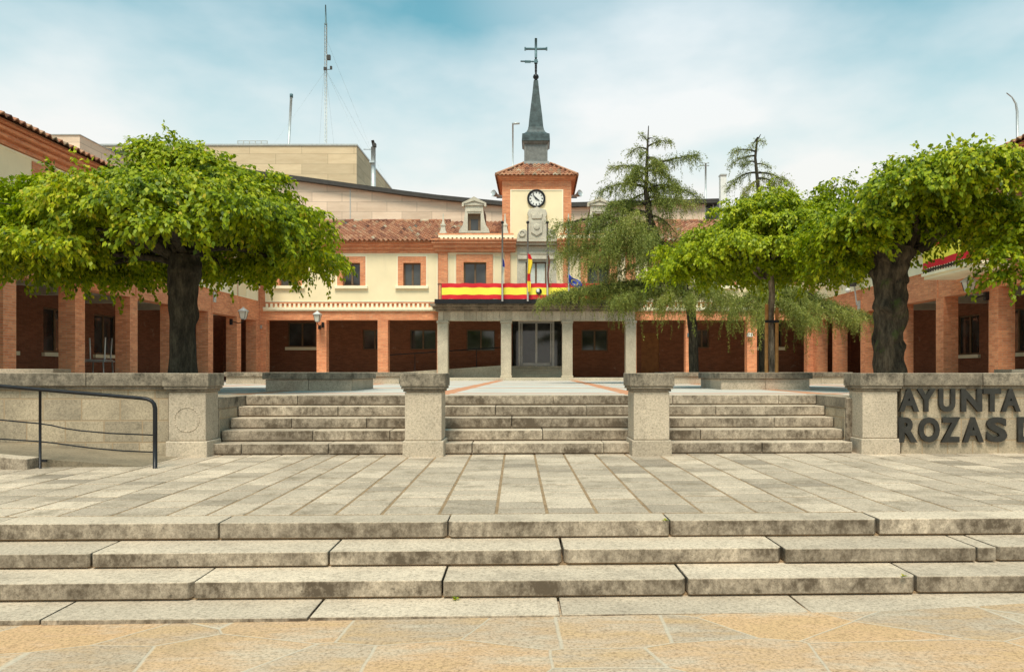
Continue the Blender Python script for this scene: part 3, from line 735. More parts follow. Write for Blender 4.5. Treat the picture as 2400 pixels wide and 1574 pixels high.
    while a < A(226): m.box(a, a + 0.11, -0.46, -0.02, HZ(563.8, ZF), HZ(560.5, ZF)); a += 0.19
    m.box(A(52), A(228), -0.40, 0.4, HZ(560.3, ZF), HZ(554.5, ZF)); m.build('cream_parapet', M['trim'], hall)
    m = MB(fr, fl); m.box(A(54), A(229), -0.36, 0.36, HZ(554.3, ZF), HZ(550, ZF)); m.build('brick_coping', M['brick'], hall)
    # finials on the parapet
    for d in (218, 74):
        m = MB(fr, fl); c = (A(d), -0.15); zb = HZ(549.8, ZF); s = A(1)
        m.frust(c, zb, zb + 6 * s, 8.5 * s, 8.5 * s, 7 * s, 7 * s); m.frust(c, zb + 6 * s, zb + 18 * s, 6 * s, 6 * s, 4.5 * s, 4.5 * s); m.frust(c, zb + 18 * s, zb + 22 * s, 6 * s, 6 * s, 6 * s, 6 * s)
        m.frust(c, zb + 22 * s, zb + 29 * s, 4 * s, 4 * s, 2.2 * s, 2.2 * s); m.frust(c, zb + 29 * s, zb + 47 * s, 2.2 * s, 2.2 * s, 1.2 * s, 1.2 * s)
        m.build('finial', M['carved'], hall)
    # stone dormer with curved sides and a small gable
    dc = 145
    m = MB(fr, fl); zb = HZ(548.5, ZF)
    def PZ(y): return HZ(y, ZF)
    left = [(dc + 36, 549), (dc + 34, 541), (dc + 27, 531), (dc + 23, 515), (dc + 21, 498), (dc + 21, 486)]
    right = [(2 * dc - p, y) for p, y in left]
    # side pieces either side of the window opening
    m.poly([(A(p), PZ(y)) for p, y in [(dc + 15, 549)] + left + [(dc + 15, 486)]][::1], -0.36, -0.12)
    m.poly([(A(p), PZ(y)) for p, y in [(dc - 15, 549)] + right + [(dc - 15, 486)]][::-1], -0.36, -0.12)
    m.box(A(dc - 14.9), A(dc + 14.9), -0.36, -0.12, PZ(504), PZ(486)); m.box(A(dc - 14.9), A(dc + 14.9), -0.34, -0.12, PZ(549), PZ(544))
    m.box(A(dc - 23), A(dc + 23), -0.42, -0.12, PZ(485.8), PZ(481)); m.box(A(dc - 17), A(dc + 17), -0.39, -0.365, PZ(500), PZ(495))
    m.poly([(A(dc - 28), PZ(489)), (A(dc - 28), PZ(480.5)), (A(dc - 14), PZ(474)), (A(dc), PZ(466)), (A(dc + 14), PZ(474)), (A(dc + 28), PZ(480.5)), (A(dc + 28), PZ(489)), (A(dc + 23.5), PZ(489)), (A(dc + 23.5), PZ(482.5)), (A(dc + 12), PZ(479.5)), (A(dc), PZ(475.5)), (A(dc - 12), PZ(479.5)), (A(dc - 23.5), PZ(482.5)), (A(dc - 23.5), PZ(489))][::-1], -0.46, -0.14)
    m.poly([(A(dc - 23), PZ(480.8)), (A(dc - 12), PZ(479.7)), (A(dc), PZ(475.7)), (A(dc + 12), PZ(479.7)), (A(dc + 23), PZ(480.8))][::-1], -0.40, -0.14)
    Dm = m.build('dormer', M['carved'], hall)
    m = MB(fr, fl); m.wall(A(dc - 14.9), A(dc + 14.9), PZ(544), PZ(504), -0.2, -0.15, [(A(dc - 8.5), A(dc + 8.5), PZ(542), PZ(516))]); m.build('shutter_frame', M['wood'], Dm)
    m = MB(fr, fl); m.box(A(dc - 8.4), A(dc + 8.4), -0.17, -0.155, PZ(541.9), PZ(516.1)); m.build('pane', M['glass'], Dm)
    m = MB(fr, fl); m.box(A(dc - 20), A(dc + 20), -0.119, 1.8, PZ(547), PZ(486)); m.build('dormer_cheeks', M['wood'], Dm)
    # stone portico: corner column + inner column + beam + base step
    for d0, d1 in ((206, 230), (59, 83)):
        m = MB(fr, fl); m.box(A(d0), A(d1), -0.42, 0.06, 0.125, HZ(757, 32.1), R.random()); m.box(A(d0) - 0.03, A(d1) + 0.03, -0.45, 0.09, 0.12, 0.22, 0.5)
        m.box(A(d0) - 0.03, A(d1) + 0.03, -0.45, 0.09, HZ(756.8, 32.1), HZ(751, 32.1), 0.4); m.build('stone_column', M['portico'], hall, 0.012)
    # wing-side tile roof
zb = HZ(750.8, 32.1)
m = MB(ident); a = -4.36
while a < 4.34:
    w = R.uniform(0.22, 0.34); m.box(a + 0.003, min(a + w, 4.36) - 0.003, -0.42, 0.10, zb, HZ(729.5, 32.1), R.random()); a += w
m.build('stone_lintel', M['portico'], hall, 0.006)
m = MB(ident); z = HZ(729.3, 32.1)
for k, (o, ya, yb) in enumerate(((0.06, 729.3, 725), (0.14, 724.9, 719), (0.26, 718.9, 712.5))): m.box(-4.40 - o, 4.40 + o, -0.46 - o * 1.6, -0.05, HZ(ya, 32.1), HZ(yb, 32.1) - 0.003, 0.2 + 0.1 * k)
m.build('portico_moulding', M['granite_cap'], hall)
m = MB(ident); m.box(-4.42, 4.42, -1.15, -0.05, HZ(712.3, 31.7), HZ(701, 31.4)); m.build('balcony_slab', M['iron'], hall)
m = MB(ident); m.box(-4.7, 4.7, -0.85, 0.35, -0.02, 0.122, 0.6); m.build('portico_step', M['portico'], hall, 0.01)
# balcony railing behind the banner
m = MB(ident); zt = HZ(664, 31.42); z0 = HZ(701, 31.42)
m.box(-4.3, 4.3, -1.06, -1.02, zt - 0.05, zt - 0.01)
a = -4.28
while a < 4.28: m.box(a, a + 0.018, -1.05, -1.03, z0, zt - 0.051); a += 0.13
m.build('balcony_railing', M['iron'], hall)
# central tall window in a stone surround
m = MB(ident); A = d2a
m.wall(-A(46), A(46), HZ(711, ZF), HZ(577, ZF), -0.06, 0.38, [(-A(26), A(22), HZ(711, ZF) - 0.1, HZ(613.5, ZF))]); m.build('stone_surround', M['carved'], hall)
m = MB(ident); m.box(-A(44), A(44), -0.16, -0.061, HZ(608, ZF), HZ(599, ZF)); m.box(-A(40), A(40), -0.11, -0.061, HZ(596, ZF), HZ(590, ZF)); m.box(-A(51), A(51), -0.30, -0.061, HZ(575.5, ZF), HZ(569, ZF)); m.box(-A(53), A(53), -0.36, -0.061, HZ(568.8, ZF), HZ(562.5, ZF)); m.build('stone_cornice', M['carved'], hall)
window_part(ident, False, -A(26), A(22), HZ(711, ZF), HZ(613.5, ZF), 0.06, hall, True)
# carved crest with a volute each side
m = MB(ident)
def P(x, y): return (HX(x, ZF), HZ(y, ZF))
m.poly([P(1237, 562), P(1281, 562), P(1281, 528), P(1279, 512), P(1282, 503), P(1279, 494), P(1266, 491), P(1259, 488), P(1251, 491), P(1239, 494), P(1236, 503), P(1239, 512), P(1237, 528)][::-1][::-1], -0.30, 0.0)
for sg in (-1, 1):
    pts = [(1258 + sg * dx, y) for dx, y in ((22, 562), (47, 562), (45, 552), (40, 543), (32, 539), (24, 541), (22, 548))]
    pts = [P(*q) for q in pts]
    m.poly(pts if sg > 0 else pts[::-1], -0.26, 0.0)
CR = m.build('stone_crest', M['carved'], hall, 0.02, 2)
m = MB(ident)
m.poly([P(1245, 548), P(1258, 556), P(1271, 548), P(1272, 520), P(1244, 520)], -0.36, -0.301); m.poly([P(1247, 516), P(1269, 516), P(1272, 503), P(1265, 508), P(1258, 500), P(1251, 508), P(1244, 503)], -0.36, -0.301)
m.lathe((HX(1258, ZF), ZF * 0 - 0.30, HZ(535, ZF)), [(0.14, -0.01), (0.14, 0.09), (0.05, 0.10)], 12, 'y'); m.build('shield', M['carved'], CR, 0.015, 2)
for sg in (-1, 1):
    m = MB(ident); m.lathe((HX(1258 + sg * 34, ZF), -0.26, HZ(550, ZF)), [(0.15, -0.01), (0.15, 0.06), (0.10, 0.07), (0.09, 0.03), (0.04, 0.05)], 16, 'y'); m.build('scroll', M['carved'], CR)

# clock tower
TZ = ZF - 0.05; TH = HX(1339, TZ); TB = TZ + 2 * TH
ztc, zt1 = HZ(577, TZ), HZ(423, TZ)
m = MB(); m.box(-TH, TH, TZ, TB, HZ(568, TZ), zt1); TW = m.build('tower', M['brick'], hall)
m = MB(); x = HX(1320, TZ); m.box(-x, x, TZ - 0.05, TZ - 0.001, HZ(569, TZ), HZ(445, TZ)); m.build('cream_panel', M['cream'], TW)
m = MB(); t = 0.05
m.box(-x, x, TZ - 0.07, TZ - 0.051, HZ(445, TZ) - t, HZ(445, TZ)); m.box(-x, -x + t, TZ - 0.07, TZ - 0.051, HZ(562, TZ), HZ(445, TZ) - t - 0.001); m.box(x - t, x, TZ - 0.07, TZ - 0.051, HZ(562, TZ), HZ(445, TZ) - t - 0.001)
m.build('panel_border', M['trim'], TW)
m = MB(); cy = (TZ + TB) / 2
for o, ya, yb in ((0.07, 422.8, 420), (0.13, 419.8, 416.5), (0.20, 416.3, 411.5)): m.frust((0, cy), HZ(ya, TZ), HZ(yb, TZ), TH + o, TH + o, TH + o + 0.02, TH + o + 0.02)
m.build('tower_cornice', M['brick'], TW)
# tower roof, four tiled slopes
m = MB(); ez = HZ(411, TZ - 0.25); e = TH + 0.27; rt = 0.62; rz = HZ(385, cy - rt)
m.frust((0, cy), ez, rz - 0.02, e - 0.03, e - 0.03, rt, rt)
sl = Vector((0, e - rt, rz - ez)); n_v = 6; wv = sl.length / n_v; nu = 20; wu = 2 * e / nu
for k in range(4):
    a = k * math.pi / 2; rot = Matrix.Rotation(a, 3, 'Z')
    O = rot @ Vector((-e, -e, 0)) + Vector((0, cy, ez)); U = rot @ Vector((1, 0, 0)); V = rot @ sl
    fr_ = (e - rt) / (2 * e)
    roof_tiles(m, O, U, V, nu, n_v, wu, wv, lambda t: t * fr_, lambda t: 1 - t * fr_, 0.035)
for sx, sy in ((-1, -1), (1, -1), (1, 1), (-1, 1)):
    m.col = 0.62; m.tube([(sx * e, cy + sy * e, ez + 0.06), (sx * rt, cy + sy * rt, rz + 0.05)], 0.06, 8)
m.build('tower_roof', M['tile'], TW)
# slate lantern stage and spire
s = cy / F; zf = lambda y: HZ(y, cy - 0.5)
m = MB(); c = (HX(1256, cy), cy)
m.frust(c, zf(386), zf(379), 32 * s, 32 * s, 30 * s, 30 * s); m.frust(c, zf(379), zf(338), 26 * s, 26 * s, 25.5 * s, 25.5 * s)
for sx in (-1, 1):
    for sy in (-1, 1): m.frust((c[0] + sx * 24.5 * s, c[1] + sy * 24.5 * s), zf(378), zf(339), 2.4 * s, 2.4 * s, 2.4 * s, 2.4 * s)
m.frust(c, zf(338), zf(332), 27 * s, 27 * s, 31 * s, 31 * s)
m.build('spire_base', M['lead'], TW)
m = MB(); m.frust(c, zf(331.8), zf(315), 32.5 * s, 32.5 * s, 31.5 * s, 31.5 * s); prof = [(315, 31), (312, 26), (308, 22), (302, 19), (294, 17.2), (270, 15), (240, 11.5), (210, 8), (180, 5.2)]
for (ya, a), (yb, b) in zip(prof[:-1], prof[1:]): m.frust(c, zf(ya), zf(yb), a * s, a * s, b * s, b * s)
m.build('spire', M['slate'], TW)
m = MB(); m.lathe((c[0], c[1], zf(179)), [(5 * s, 0), (3 * s, 2 * s), (6.5 * s, 6 * s), (7.0 * s, 9 * s), (5.5 * s, 13 * s), (2 * s, 15 * s)], 14)
for y in (157, 150, 145): m.frust(c, zf(y), zf(y - 3), 2.8 * s, 2.8 * s, 2.8 * s, 2.8 * s)
m.tube([(c[0], c[1], zf(165)), (c[0], c[1], zf(79.5))], 2.6 * s, 8); m.build('ball_and_rod', M['iron'], TW)
m = MB(); m.tube([(c[0], c[1], zf(125)), (c[0], c[1], zf(79))], 3.2 * s, 6)
m.tube([(c[0] - 26 * s, c[1], zf(103.6)), (c[0] + 26 * s, c[1], zf(103.6))], 2.7 * s, 6)
for sx in (-1, 1): m.frust((c[0] + sx * 25 * s, c[1]), zf(107), zf(100), 2 * s, 2 * s, 2 * s, 2 * s)
m.build('cross', M['bluegrey'], TW)
m = MB(); m.tube([(c[0] - 36 * s, c[1], zf(133)), (c[0] + 5 * s, c[1], zf(134))], 1.8 * s, 6); m.box(c[0] - 26 * s, c[0] - 12 * s, c[1] - 0.02, c[1] + 0.02, zf(137), zf(131)); m.frust(c, zf(138), zf(130), 4 * s, 4 * s, 4 * s, 4 * s)
m.build('weather_vane', M['bluegrey'], TW)
# horn loudspeakers either side of the tower
for sg in (-1, 1):
    t = thing('horn_loudspeaker', (sg * (TH + 0.1), TZ + 0.5, HZ(455, TZ)), 'small grey horn loudspeaker bracketed on the %s side of the clock tower' % ('left' if sg < 0 else 'right'), 'loudspeaker', 'loudspeakers on the clock tower')
    m = MB(); m.tube([(sg * TH, TZ + 0.5, HZ(457, TZ)), (sg * (TH + 0.28), TZ + 0.5, HZ(457, TZ))], 0.025, 6); m.build('bracket', M['iron'], t)
    m = MB(); m.tube([(sg * (TH + 0.05), TZ + 0.55, HZ(454, TZ)), (sg * (TH + 0.25), TZ + 0.4, HZ(453, TZ)), (sg * (TH + 0.42), TZ + 0.2, HZ(450, TZ))], [0.05, 0.07, 0.16], 12); m.build('horn', M['galv'], t)
# clock
t = thing('tower_clock', (HX(1257, TZ), TZ - 0.07, HZ(467, TZ)), 'round white clock with thick black ring on the tower front', 'clock')
cc = (HX(1257, TZ), TZ - 0.05, HZ(466.5, TZ)); r = 21.5 * TZ / F
m = MB(); m.lathe(cc, [(r, -0.02), (r, 0.09), (r * 0.96, 0.105), (r * 0.80, 0.10), (r * 0.78, 0.06)], 40, 'y'); m.build('clock_ring', M['iron'], t)
m = MB(); m.lathe(cc, [(r * 0.775, 0.0), (r * 0.775, 0.065)], 40, 'y'); FC = m.build('clock_face', M['white'], t)
m = MB()
for k in range(12):
    a = k * math.pi / 6; ca, sa = math.sin(a), math.cos(a)
    w = 0.016 if k % 3 else 0.024; p = [(cc[0] + ca * r * q + sa * o * w, cc[2] + sa * r * q - ca * o * w) for q, o in ((0.56, -1), (0.56, 1), (0.73, 1), (0.73, -1))]
    m.poly(p[::-1], cc[1] - 0.075, cc[1] - 0.066)
m.build('hour_marks', M['iron'], FC)
for nm, ang, L, w in (('hour_hand', math.radians(128), 0.42, 0.028), ('minute_hand', math.radians(318), 0.6, 0.02)):
    m = MB(); ca, sa = math.sin(ang), math.cos(ang)
    p = [(cc[0] + ca * r * q + sa * o * w, cc[2] + sa * r * q - ca * o * w) for q, o in ((-0.14, -1.3), (-0.14, 1.3), (L, 0.6), (L, -0.6))]
    m.poly(p[::-1], cc[1] - (0.092 if nm[0] == 'h' else 0.103), cc[1] - (0.081 if nm[0] == 'h' else 0.0935)); m.build(nm, M['iron'], t)

# main roof
ey, rz_, ry = ZF - 0.42, HZ(520, 36.6), 36.6
ez = HZ(566, ey) + 0.02
sl = Vector((0, ry - ey, rz_ - ez)); nv = 12; nu = 124; W2 = 13.0
for a0, a1 in ((-13.0, -A(227)), (A(227), 13.0)):
    m = MB(); n = int((a1 - a0) / 0.21)
    roof_tiles(m, (a0, ey, ez), (1, 0, 0), sl, n, nv, (a1 - a0) / n, sl.length / nv, amp=0.055)
    k = 0
    while a0 + k * 0.42 < a1: m.col = R.random(); m.tube([(a0 + k * 0.42, ry, rz_ + 0.03), (min(a0 + k * 0.42 + 0.42, a1), ry, rz_ + 0.05)], 0.10, 8); k += 1
    m.build('tiled_roof', M['tile'], hall)
m = MB(); y0 = ZF + 0.38; f0 = (y0 - ey) / (ry - ey); z0 = ez + (rz_ - ez) * f0
slc = Vector((0, ry - y0, rz_ - z0))
for a0, a1 in ((-A(227), -TH), (TH, A(227))):
    m = MB(); n = max(1, int((a1 - a0) / 0.21)); roof_tiles(m, (a0, y0, z0), (1, 0, 0), slc, n, 10, (a1 - a0) / n, slc.length / 10, amp=0.04)
    m.build('tiled_roof', M['tile'], hall)
m = MB(); q = m.addv([(-13, ry, rz_ - 0.02), (13, ry, rz_ - 0.02), (13, ry + 4.5, ez), (-13, ry + 4.5, ez), (-13, ey + 0.05, ez - 0.05), (13, ey + 0.05, ez - 0.05), (13, ry + 4.5, ez - 0.05), (-13, ry + 4.5, ez - 0.05)])
m.col = 0.4
m.face([q, q + 1, q + 2, q + 3]); m.face([q + 4, q + 7, q + 6, q + 5]); m.build('rear_roof', M['tile'], hall)

# arcade interior: back wall, ceiling, floor, windows, glass door and its steps, ramp
YB = 36.0
fb = lambda a, b, z: (a, YB + b, z)
m = MB(fb); doors = [(-HX(1300, YB) if False else HX(1201, YB), HX(1320, YB), 0.66, HZ(748, YB))]
bw = [(HX(673, 35.9), HX(739, 35.9), HZ(812, 35.9), HZ(755, 35.9)), (HX(849, 35.9), HX(905, 35.9), HZ(819, 35.9), HZ(772, 35.9)), (HX(960, 35.9), HX(1021, 35.9), HZ(819, 35.9), HZ(772, 35.9)), (HX(1093, 35.9), HX(1160, 35.9), HZ(822, 35.9), HZ(772, 35.9)), (HX(1363, 35.9), HX(1425, 35.9), HZ(822, 35.9), HZ(772, 35.9)), (HX(1630, 35.9), HX(1663, 35.9), HZ(815, 35.9), HZ(772, 35.9)), (HX(1775, 35.9), HX(1835, 35.9), HZ(812, 35.9), HZ(755, 35.9))]
dr = (HX(1503, YB), HX(1545, YB), 0.0, HZ(780, YB))
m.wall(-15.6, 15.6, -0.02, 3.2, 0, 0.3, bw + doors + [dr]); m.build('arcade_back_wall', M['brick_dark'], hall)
for k, (a0, a1, z0, z1) in enumerate(bw):
    W = window_part(fb, False, a0, a1, z0, z1, 0.08, hall)
    if k in (0, 6): m = MB(fb); m.box(a0 - 0.1, a1 + 0.1, -0.12, -0.002, z0 - 0.17, z0 - 0.02); m.build('sill', M['trim'], W)
m = MB(fb); m.box(dr[0], dr[1], 0.06, 0.12, dr[2], dr[3]); m.build('door', M['door_wood'], hall)
m = MB(); m.box(-12.9, 12.9, ZF + 0.41, YB - 0.001, 3.0, 3.12); m.build('arcade_ceiling', M['soffit'], hall)
m = MB(); m.box(-12.4, 12.4, ZF + 0.36, YB + 3, -0.02, 0.118); m.build('arcade_floor', M['portico'], hall)
for k in range(4):
    m = MB(); m.box(HX(1196, 35.5), HX(1325, 35.5), 33.95 + 0.33 * k, 35.9, 0.12 + 0.135 * k + 0.001 * k, 0.12 + 0.135 * (k + 1)); m.build('entrance_step', M['portico'], hall, 0.01)
D0 = HX(1215, YB); D1 = HX(1299, YB); zd = 0.665; zt = HZ(757, YB)
Dr = MB(fb)
Dr.box(D0, D1, 0.02, 0.12, zt, zt + 0.15); Dr.box(D0, D0 + 0.1, 0.02, 0.12, zd, zt - 0.001); Dr.box(D1 - 0.1, D1, 0.02, 0.12, zd, zt - 0.001); mid = (D0 + D1) / 2
Dr.box(mid - 0.05, mid + 0.05, 0.03, 0.11, zd, zt - 0.001)
for a, b in ((D0 + 0.17, mid - 0.051), (mid + 0.051, D1 - 0.17)):
    Dr.box(a, b, 0.04, 0.09, zd + 0.02, zd + 0.16)
for a in (D0 + 0.14, D1 - 0.20): Dr.box(a, a + 0.06, 0.04, 0.09, zd + 0.0, zt - 0.002)
D = Dr.build('glass_door', M['alu'], hall)
m = MB(fb); m.box(HX(1201, YB), D0 - 0.001, 0.13, 0.15, zd, zt + 0.3); m.box(D1 + 0.001, HX(1320, YB), 0.13, 0.15, zd, zt + 0.3); m.box(D0 + 0.1, D1 - 0.1, 0.125, 0.14, zd, zt); m.build('door_glass', M['glass'], D)
# ramp in the left bays of the portico
t2 = MB(); xa, xb = HX(905, 34.2), HX(1190, 34.2)
for (y0, y1, up, nm, mt) in ((33.7, 33.85, 0.10, 'ramp_kerb', 'portico'), (33.851, 35.2, 0.0, 'ramp', 'soffit')):
    m = MB(); q = m.addv([(xa, y0, 0.119), (xb, y0, 0.119), (xb, y1, 0.119), (xa, y1, 0.119), (xa, y0, 0.21 + up), (xb, y0, 0.60 + up), (xb, y1, 0.60 + up), (xa, y1, 0.21 + up)])
    for f in ((0, 3, 2, 1), (4, 5, 6, 7), (0, 1, 5, 4), (1, 2, 6, 5), (2, 3, 7, 6), (3, 0, 4, 7)): m.face([q + k for k in f])
    m.build(nm, M[mt], hall)
m = MB(); m.tube([(xa, 33.75, 1.15), (xb, 33.75, 1.54)], 0.024, 6)
for k in range(5):
    x = xa + (xb - xa) * k / 4.0; m.tube([(x, 33.75, 0.3 + 0.39 * k / 4), (x, 33.75, 1.15 + 0.39 * k / 4)], 0.018, 6)
m.build('ramp_railing', M['iron'], hall)

# ------------------------------------------------------------------ arcaded side wings
XW = 12.42; cols_a = [29.97 - 2.625 * k for k in range(-0, 8)]
def wing(sg):
    root = thing('arcade_wing', (sg * XW, 22, 0), 'brick arcaded wing on the %s side of the square with balcony over its arcade' % ('left' if sg < 0 else 'right'), 'building', 'arcaded wings facing the square')
    fr = lambda a, b, z: (sg * (XW + b), a, z)
    fl = sg > 0            # (a -> y, b -> x) mapping mirrors handedness
    a0, a1 = 11.2, ZF - 0.001
    zb = 2.66; hol = []
    cs = sorted(cols_a)
    m = MB(fr, fl); m.box(a0, a1, 0, 0.42, zb, 3.49); m.build('arcade_beam', M['brick'], root)
    for a in cs:
        m = MB(fr, fl); m.box(a, a + 0.42, -0.03, 0.42, -0.02, zb - 0.001); m.build('brick_column', M['brick'], root)
    m = MB(fr, fl); m.box(32.02, a1, -0.03, 0.42, -0.02, zb - 0.001); m.build('corner_pier', M['brick'], root)
    # brick joint pilasters on the beam
    for a in cs: m = MB(fr, fl); m.box(a + 0.36, a + 0.42, -0.03, -0.001, zb, 3.48); m.build('pilaster_strip', M['brick'], root)
    # upper storey
    wins = []
    for k, a in enumerate(cs): wins.append((a + 0.42 + 0.75, a + 0.42 + 1.53, HZ(670, ZF), HZ(616, ZF)))
    bal = (18.75, 21.35)
    wins = [w for w in wins if not (w[0] > 18.4 and w[1] < 22.0)]
    door = (19.55, 20.65, 3.5, 5.2)
    m = MB(fr, fl); m.wall(a0, a1, 3.491, 5.9, 0.0, 0.4, wins + [door]); m.build('brick_wall', M['brick'], root)
    fr_h = [(w[0] - 0.22, w[1] + 0.22, w[2], w[3] + 0.28) for w in wins] + [(door[0] - 0.25, door[1] + 0.25, door[2], door[3] + 0.25)]
    strips = [30.05, 24.8, 22.15, 18.3, 14.3]
    ed = [a0] + sorted(strips) + [32.3]
    m = MB(fr, fl); b = MB(fr, fl); zc0, zc1, t = 3.53, 5.62, 0.05
    for k in range(len(ed) - 1):
        p0 = ed[k] + (0.075 if k else 0); p1 = ed[k + 1] - 0.075
        m.wall(p0, p1, zc0, zc1, -0.03, -0.001, fr_h)
        b.box(p0, p1, -0.045, -0.031, zc1 - t, zc1)
        b.wall(p0, p1, zc0, zc0 + t, -0.045, -0.031, fr_h)
        b.box(p0, p0 + t, -0.045, -0.031, zc0 + t, zc1 - t); b.box(p1 - t, p1, -0.045, -0.031, zc0 + t, zc1 - t)
    m.build('cream_panel', M['cream'], root); b.build('panel_border', M['trim'], root)
    for w, h in zip(wins, fr_h):
        m = MB(fr, fl); m.wall(h[0], h[1], h[2], h[3], -0.055, 0.0, [w]); m.build('brick_window_surround', M['brick'], root)
        W = window_part(fr, fl, w[0], w[1], w[2], w[3], 0.14, root)
        m = MB(fr, fl); m.box(h[0] - 0.1, h[1] + 0.1, -0.13, -0.002, h[2] - 0.13, h[2] - 0.002); m.build('sill', M['trim'], W)
    m = MB(fr, fl); m.wall(fr_h[-1][0], fr_h[-1][1], fr_h[-1][2], fr_h[-1][3], -0.055, 0.0, [door]); m.build('brick_door_surround', M['brick'], root)
    window_part(fr, fl, door[0], door[1], door[2], door[3], 0.14, root)
    # balcony slab, railing
    m = MB(fr, fl); m.box(bal[0], bal[1], -1.02, -0.06, 3.08, 3.17); m.box(bal[0] - 0.04, bal[1] + 0.04, -1.08, -0.06, 3.171, 3.25); m.build('balcony_slab', M['trim'], root)
    m = MB(fr, fl); m.box(bal[0], bal[1], -1.05, -1.0, 3.30, 3.36); m.box(bal[0], bal[1], -1.05, -1.01, 4.12, 4.16)
    a = bal[0]
    while a < bal[1]: m.box(a, a + 0.02, -1.04, -1.02, 3.251, 4.12); a += 0.13
    for e in (bal[0], bal[1] - 0.03): m.box(e, e + 0.03, -1.0, -0.06, 4.12, 4.16); m.box(e, e + 0.03, -1.0, -0.06, 3.30, 3.34)
    m.build('balcony_railing', M['iron'], root)
    # brick corbel cornice under the tiles
    m = MB(fr, fl)
    for b0, z0, z1 in ((-0.10, 5.64, 5.71), (-0.07, 5.712, 5.77), (-0.20, 5.772, 5.84), (-0.16, 5.842, 5.90), (-0.30, 5.902, 5.97), (-0.26, 5.972, 6.01), (-0.38, 6.012, 6.06)): m.box(a0, a1 - 0.3, b0, 0.3, z0, z1)
    m.build('cornice', M['brick'], root)
    # roof
    eX, rX, eZ, rZ = XW - 0.50, XW + 4.6, 6.08, 7.85; m = MB()
    V = Vector((sg * (rX - eX), 0, rZ - eZ)); n = int((a1 + 4.2 - a0) / 0.22)
    O = (sg * eX, a0 - 0.2, eZ); nv = 10
    roof_tiles(m, O, (0, 1, 0), V, n, nv, 0.22, V.length / nv)
    m.col = 0.4; q = m.addv([(sg * rX, a0, rZ - 0.02), (sg * rX, a1 + 4, rZ - 0.02), (sg * (rX + 5), a1 + 4, eZ), (sg * (rX + 5), a0, eZ), (sg * (eX + 0.03), a0, eZ - 0.03), (sg * (eX + 0.03), a1 + 4, eZ - 0.03)])
    m.face([q, q + 1, q + 2, q + 3]); m.face([q + 4, q + 5, q + 2, q + 3])
    m.build('tiled_roof', M['tile'], root)
    # inner wall of the arcade with windows, ceiling, end gable
    ib = 3.1; ih = []
    for k, a in enumerate(cs):
        if k % 4 == 2: continue
        ih.append((a + 0.72, a + 2.1, 1.0, 2.42))
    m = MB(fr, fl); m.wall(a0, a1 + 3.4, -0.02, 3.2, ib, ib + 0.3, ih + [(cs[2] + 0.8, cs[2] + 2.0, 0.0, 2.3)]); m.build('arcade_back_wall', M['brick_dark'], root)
    for w in ih:
        W = window_part(fr, fl, w[0], w[1], w[2], w[3], ib + 0.1, root)
        m = MB(fr, fl); m.box(w[0] - 0.08, w[1] + 0.08, ib - 0.1, ib - 0.002, w[2] - 0.13, w[2] - 0.01); m.build('sill', M['trim'], W)
    m = MB(fr, fl); m.box(cs[2] + 0.81, cs[2] + 1.99, ib + 0.1, ib + 0.15, 0.0, 2.29); m.build('door', M['door_wood'], root)
    m = MB(fr, fl); m.box(a0, a1, 0.43, ib - 0.001, 2.98, 3.1); m.build('arcade_ceiling', M['soffit'], root)
    for a in cs: m = MB(fr, fl); m.box(a + 0.06, a + 0.36, 0.43, ib - 0.002, 2.74, 2.979); m.build('ceiling_beam', M['soffit'], root)
    m = MB(fr, fl); m.box(a0 - 0.3, a0 - 0.001, -0.03, ib + 6, -0.02, 6.0); m.box(a0, a1, ib + 6, ib + 6.3, -0.02, 6.0); m.build('end_wall', M['brick'], root)
    return root
wl = wing(-1); wr = wing(1)

# ------------------------------------------------------------------ modern civic building behind
mod = thing('modern_building', (-5, 50, 0), 'pale stone civic building with curved dark roof edge rising behind the town hall', 'building')
YM = 46.0
top = [(-40, 300), (300, 352), (620, 400), (700, 410), (780, 421), (860, 432), (940, 443), (1020, 453), (1100, 461), (1175, 468), (1260, 471), (1345, 471), (1450, 468), (1560, 465), (1652, 463)]
pts = [(HX(1652, YM), 0.0)] + [(HX(x, YM), HZ(y + 9, YM)) for x, y in reversed(top)] + [(HX(-40, YM), 0.0)]
m = MB(lambda a, b, z: (a, YM + b, z)); m.poly(pts, 0, 10); m.build('stone_wall', M['modern'], mod)
m = MB(lambda a, b, z: (a, YM + b, z))
tt = top + [(1692, 462)]
band = [(HX(x, YM - 1), HZ(y + 6, YM - 1)) for x, y in tt] + [(HX(x, YM - 1), HZ(y - 3, YM - 1)) for x, y in reversed(tt)]
for (x0, y0), (x1, y1) in zip(tt[:-1], tt[1:]):
    Z = YM - 1
    m.poly([(HX(x0, Z), HZ(y0 + 7, Z)), (HX(x1, Z), HZ(y1 + 7, Z)), (HX(x1, Z), HZ(y1 - 3, Z)), (HX(x0, Z), HZ(y0 - 3, Z))], -0.35, 10.2)
m.build('roof_edge', M['fascia'], mod)
m = MB(lambda a, b, z: (a, YM + b, z)); m.box(HX(1653, YM), HX(1692, YM), 0.3, 9, HZ(530, YM), HZ(471, YM)); m.build('glass_corner', M['glass'], mod)
m = MB(lambda a, b, z: (a, YM + b, z))
for x in (1653, 1672, 1689): m.box(HX(x, YM), HX(x, YM) + 0.08, 0.2, 0.29, HZ(530, YM), HZ(472, YM))
m.box(HX(820, YM), HX(822, YM), -0.03, -0.001, HZ(525, YM), HZ(438, YM)); m.build('mullions', M['alu'], mod)
